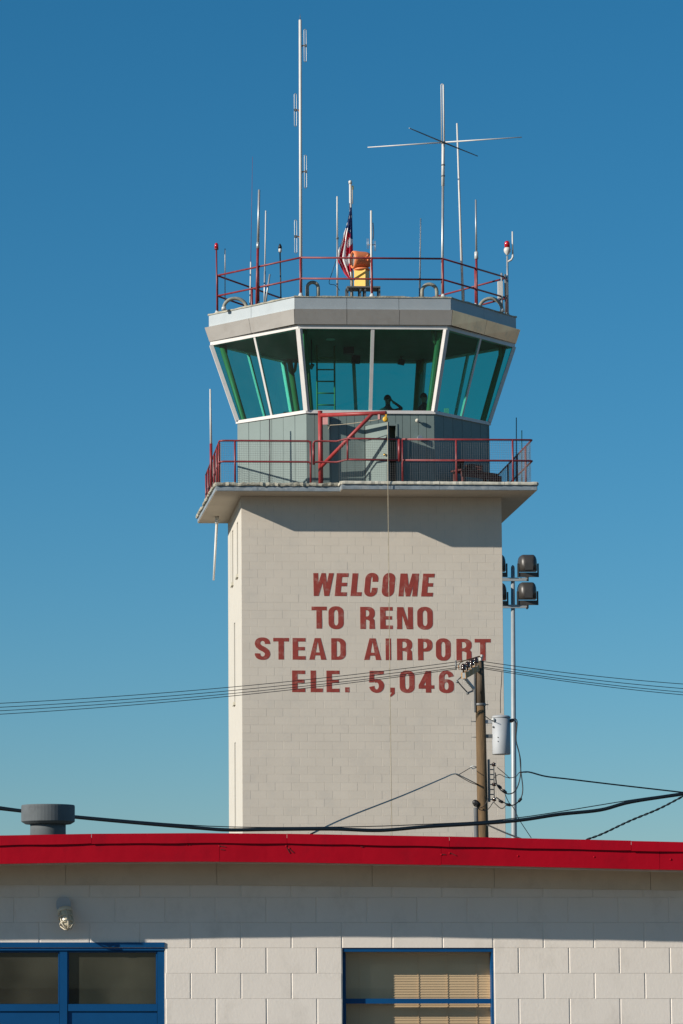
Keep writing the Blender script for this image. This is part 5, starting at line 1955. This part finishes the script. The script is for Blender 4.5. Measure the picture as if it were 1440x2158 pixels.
# fixings and scars on the fascia
for (px, py) in ((395, 1780), (463, 1783), (604, 1783), (610, 1788), (931, 1801), (948, 1798), (1092, 1804), (1253, 1806), (1414, 1811)):
    p_ = wp(px, py, YFa - .006)
    MB().lathe((p_.x, YFa + .001, p_.z), [(.006, 0), (.009, .003), (.004, .006)], 8, axis=(0, -1, 0)).build('fixing', 'red', rf)

def sheet(a_, b_, y_):
    m_ = MB()
    i_ = m_.add([(a_[0], y_, a_[1]), (b_[0], y_, a_[1]), (b_[0], y_, b_[1]), (a_[0], y_, b_[1])])
    m_.face([i_, i_ + 1, i_ + 2, i_ + 3])
    return m_


for (px, py, dx, dz_) in ((462, 1782, 14, 3), (465, 1790, 9, 1), (604, 1786, 7, 12), (609, 1788, 10, 9), (931, 1800, 8, 1), (949, 1797, 12, 6), (395, 1778, 6, 3), (760, 1784, 5, 1), (365, 1777, 22, 1)):
    p_ = wp(px, py, YFa)
    MB().bar((p_.x, YFa - .0035, p_.z), (p_.x + dx / 262, YFa - .0035, p_.z - dz_ / 262), .006, .004, up=(0, 1, 0)).build('scratch', 'scar', rf)
# --- left window / door unit
wl_ = bld
fy0, fy1 = YW - .018, YW + .09
win1 = thing('blue_window', 'wide blue framed window with dark panes at lower left', 'window', (w1[1] - .6, YW, 0.02), 'W')
fz0, fz1 = bw(200, 1986, YW - .018).z, bw(200, 2003).z
zr0_, zr1_ = bw(200, 2131).z, bw(200, 2116).z
head1 = MB().box((w1[0] - .04, YW - .012, z_line + .003), (w1[1], YW - .002, fz0)).box((w1[0], YW + .0, fz1), (w1[1] - .003, fy1, z_line - .003)).build('frame_head', 'blue', win1)
xs_ = [(bw(-140, 2000).x, bw(-125, 2000).x), (bw(126, 2000).x, bw(142, 2000).x), (bw(332, 2000).x, bw(346.5, 2000).x)]
for a_, b_ in xs_:
    MB().box((a_, YW + .012, 0.02), (b_, fy1, fz1 - .002)).build('frame_stile', 'blue', win1)
for (a_, b_) in ((xs_[0][1], xs_[1][0]), (xs_[1][1], xs_[2][0])):
    MB().box((a_ + .002, YW + .016, zr0_), (b_ - .002, fy1, zr1_)).build('frame_rail', 'blue', win1)
    sheet((a_ + .002, zr1_ + .002), (b_ - .002, fz1 - .004), YW + .056).build('pane', 'dusty', win1, fixn=False)
    bd = MB()
    for (u0, u1, v0, v1) in ((a_ + .002, a_ + .012, zr1_, fz1), (b_ - .012, b_ - .002, zr1_, fz1)):
        bd.box((u0, YW + .03, v0 + .002), (u1, YW + .052, v1 - .004))
    bd.box((a_ + .013, YW + .03, fz1 - .016), (b_ - .013, YW + .052, fz1 - .004))
    bd.build('glazing_bead', 'blue', win1)
    MB().box((a_ + .003, YW + .03, 0.05), (b_ - .003, YW + .05, zr0_ - .004)).build('lower_panel', 'blue', win1)
# things behind the glass: a dim room with a pale curtain edge at the right
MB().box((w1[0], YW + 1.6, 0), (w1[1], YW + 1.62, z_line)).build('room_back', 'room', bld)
cur = MB()
rings = []
cxa, cxb = bw(165, 2000).x, bw(345, 2000).x
for k in range(61):
    x_ = cxa + (cxb - cxa) * k / 60
    y_ = YW + .75 - .08 * (k / 60) ** 2 + .002 * math.sin(k * .35)
    rings.append(cur.add([(x_, y_, .3), (x_, y_, fz1)]))
for u, w_ in zip(rings, rings[1:]):
    cur.face([u, u + 1, w_ + 1, w_], 0, True)
tag(cur.build('curtain', 'curtain', None, (cxa, YW + .7, .3), 'W', fixn=False), 'olive curtain behind right pane of the left window', 'curtain')

# --- right window with blind
win2 = thing('blue_window', 'blue framed window with beige blind at lower right', 'window', ((w2[0] + w2[1]) / 2, YW, 0.9), 'W')
ry0, ry1 = YW + .09, YW + .13
ft2 = bw(880, 2006, ry0).z
MB().box((w2[0] + .001, YW + .012, ft2), (w2[1] - .001, ry1, w2[3] - .002)).build('frame_head', 'blue', win2)
for (a_, b_) in ((w2[0] + .001, bw(729, 2050, ry0).x), (bw(1034, 2050, ry0).x, w2[1] - .001)):
    MB().box((a_, YW + .014 if a_ > 2 else ry0, w2[2] + .05), (b_, ry1, ft2 - .002)).build('frame_stile', 'blue', win2)
zr_a, zr_b = bw(880, 2115, ry0).z, bw(880, 2104.5, ry0).z
MB().box((bw(729.5, 2050, ry0).x, ry0 + .002, zr_a), (bw(1033.5, 2050, ry0).x, ry1, zr_b)).build('frame_rail', 'blue', win2)
MB().box((w2[0] - .02, YW - .03, w2[2]), (w2[1] + .02, ry1, w2[2] + .048)).build('sill', 'blue', win2)
gx0, gx1 = bw(729.5, 2050, ry0).x, bw(1033.5, 2050, ry0).x
for (z0_, z1_) in ((w2[2] + .05, zr_a - .002), (zr_b + .002, ft2 - .003)):
    sheet((gx0 + .002, z0_), (gx1 - .002, z1_), YW + .112).build('pane', 'pane', win2, fixn=False)
bl = thing('window_blind', 'beige horizontal slat blind behind right blue window', 'blind', ((gx0 + gx1) / 2, YW + .2, w2[2] + .06), 'W')
slm = MB()
zc = w2[2] + .07
while zc < ft2 + .05:
    slm.obox(((gx0 + gx1) / 2, YW + .205, zc), ((gx1 - gx0) / 2 + .03, 0, 0), (0, .003, .0115), (0, .0004, -.0001))
    zc += .021
so = slm.build('slats', 'blind', bl)
so['kind'] = 'stuff'
for px in (757, 881, 942, 1004):
    x_ = bw(px, 2050, YW + .2).x
    MB().box((x_ - .002, YW + .196, w2[2] + .06), (x_ + .002, YW + .199, ft2 + .04)).build('ladder_tape', 'blind', bl)
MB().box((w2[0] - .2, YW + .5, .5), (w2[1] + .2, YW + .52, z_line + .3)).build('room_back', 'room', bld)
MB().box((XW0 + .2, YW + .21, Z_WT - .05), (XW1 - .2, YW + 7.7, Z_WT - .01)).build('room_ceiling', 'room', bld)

# --- caged wall lamp
lp0 = bw(134, 1912, YW - .05)
lamp = thing('wall_lamp', 'caged jar lamp tilted on the shaded block wall', 'lamp', (lp0.x, YW, lp0.z), 'W')
ztl, zbl = bw(134, 1891, YW).z, bw(134, 1922, YW).z
xw = .058
base_pts = rr(lp0.x - xw, zbl, lp0.x + xw, ztl, .045, .045, 5)
bm_ = MB()
A_ = bm_.add([(p_[0], YW - .055, p_[1]) for p_ in base_pts])
B_ = bm_.add([(p_[0] * 1.0, YW - .001, p_[1]) for p_ in base_pts])
nB = len(base_pts)
bm_.face([A_ + i for i in range(nB)])
for i in range(nB):
    bm_.face([A_ + i, A_ + (i + 1) % nB, B_ + (i + 1) % nB, B_ + i])
bm_.build('base', 'lampgrey', lamp)
jt, jb_ = bw(137, 1920, YW - .09), bw(143.5, 1957, YW - .17)
axj = (jb_ - jt)
LJ = axj.length
MB().lathe(jt, [(.045, 0), (.05, LJ * .2), (.048, LJ * .6), (.035, LJ * .85), (.01, LJ * .93)], 18, axis=axj).build('jar', 'jar', lamp)
MB().lathe(jt - axj.normalized() * .015, [(.058, 0), (.062, .01), (.062, .03), (.055, .034)], 18, axis=axj).build('collar', 'cage', lamp)
dj = axj.normalized()
u_ = dj.cross(Vector((0, 1, 0))).normalized()
v_ = dj.cross(u_)
for k in range(6):
    a_ = k * math.pi / 3 + .3
    o_ = u_ * math.cos(a_) + v_ * math.sin(a_)
    MB().tube([jt + o_ * .056, jt + o_ * .058 + dj * LJ * .75, jt + o_ * .03 + dj * LJ * .98, jt + dj * LJ * 1.03], .0055, 6).build('cage_bar', 'cage', lamp)
for h_ in (.38, .72):
    ringp = [jt + dj * LJ * h_ + (u_ * math.cos(x_ * math.pi / 9) + v_ * math.sin(x_ * math.pi / 9)) * .058 for x_ in range(19)]
    MB().tube(ringp, .005, 6, False).build('cage_ring', 'cage', lamp)

# --- roof vent
YV = 29.3
vc = wp(101.5, 1745, YV)
sv = F_PX / YV
zc0, zc1, zc2 = wp(101.5, 1697, YV).z, wp(101.5, 1734, YV).z, ez(1440) - .03
vent = thing('roof_vent', 'squat dark grey cylindrical vent on the roof', 'vent', (vc.x, YV, zc2), 'W')
r1, r2 = 56.5 / sv, 37.5 / sv
MB().lathe((vc.x, YV, zc2), [(r2 * 1.02, 0), (r2, zc1 - zc2 - .06), (r2, zc1 - zc2)], 36).build('throat', 'vent', vent)
hcap = zc0 - zc1
MB().lathe((vc.x, YV, zc1 - .012), [(r2 * 1.0, .0), (r2 * 1.28, .0), (r1 * .99, .02), (r1, .024), (r1, hcap), (r1 * .985, hcap + .012), (r1 * .97, hcap), (r1 * .96, .1), (r2, .05)], 48, caps=False, smooth=False).build('hood', 'vent', vent)
MB().lathe((vc.x, YV, zc1 + .06), [(r1 * .95, 0), (.01, .005)], 36, caps=False).build('baffle', 'vent', vent)
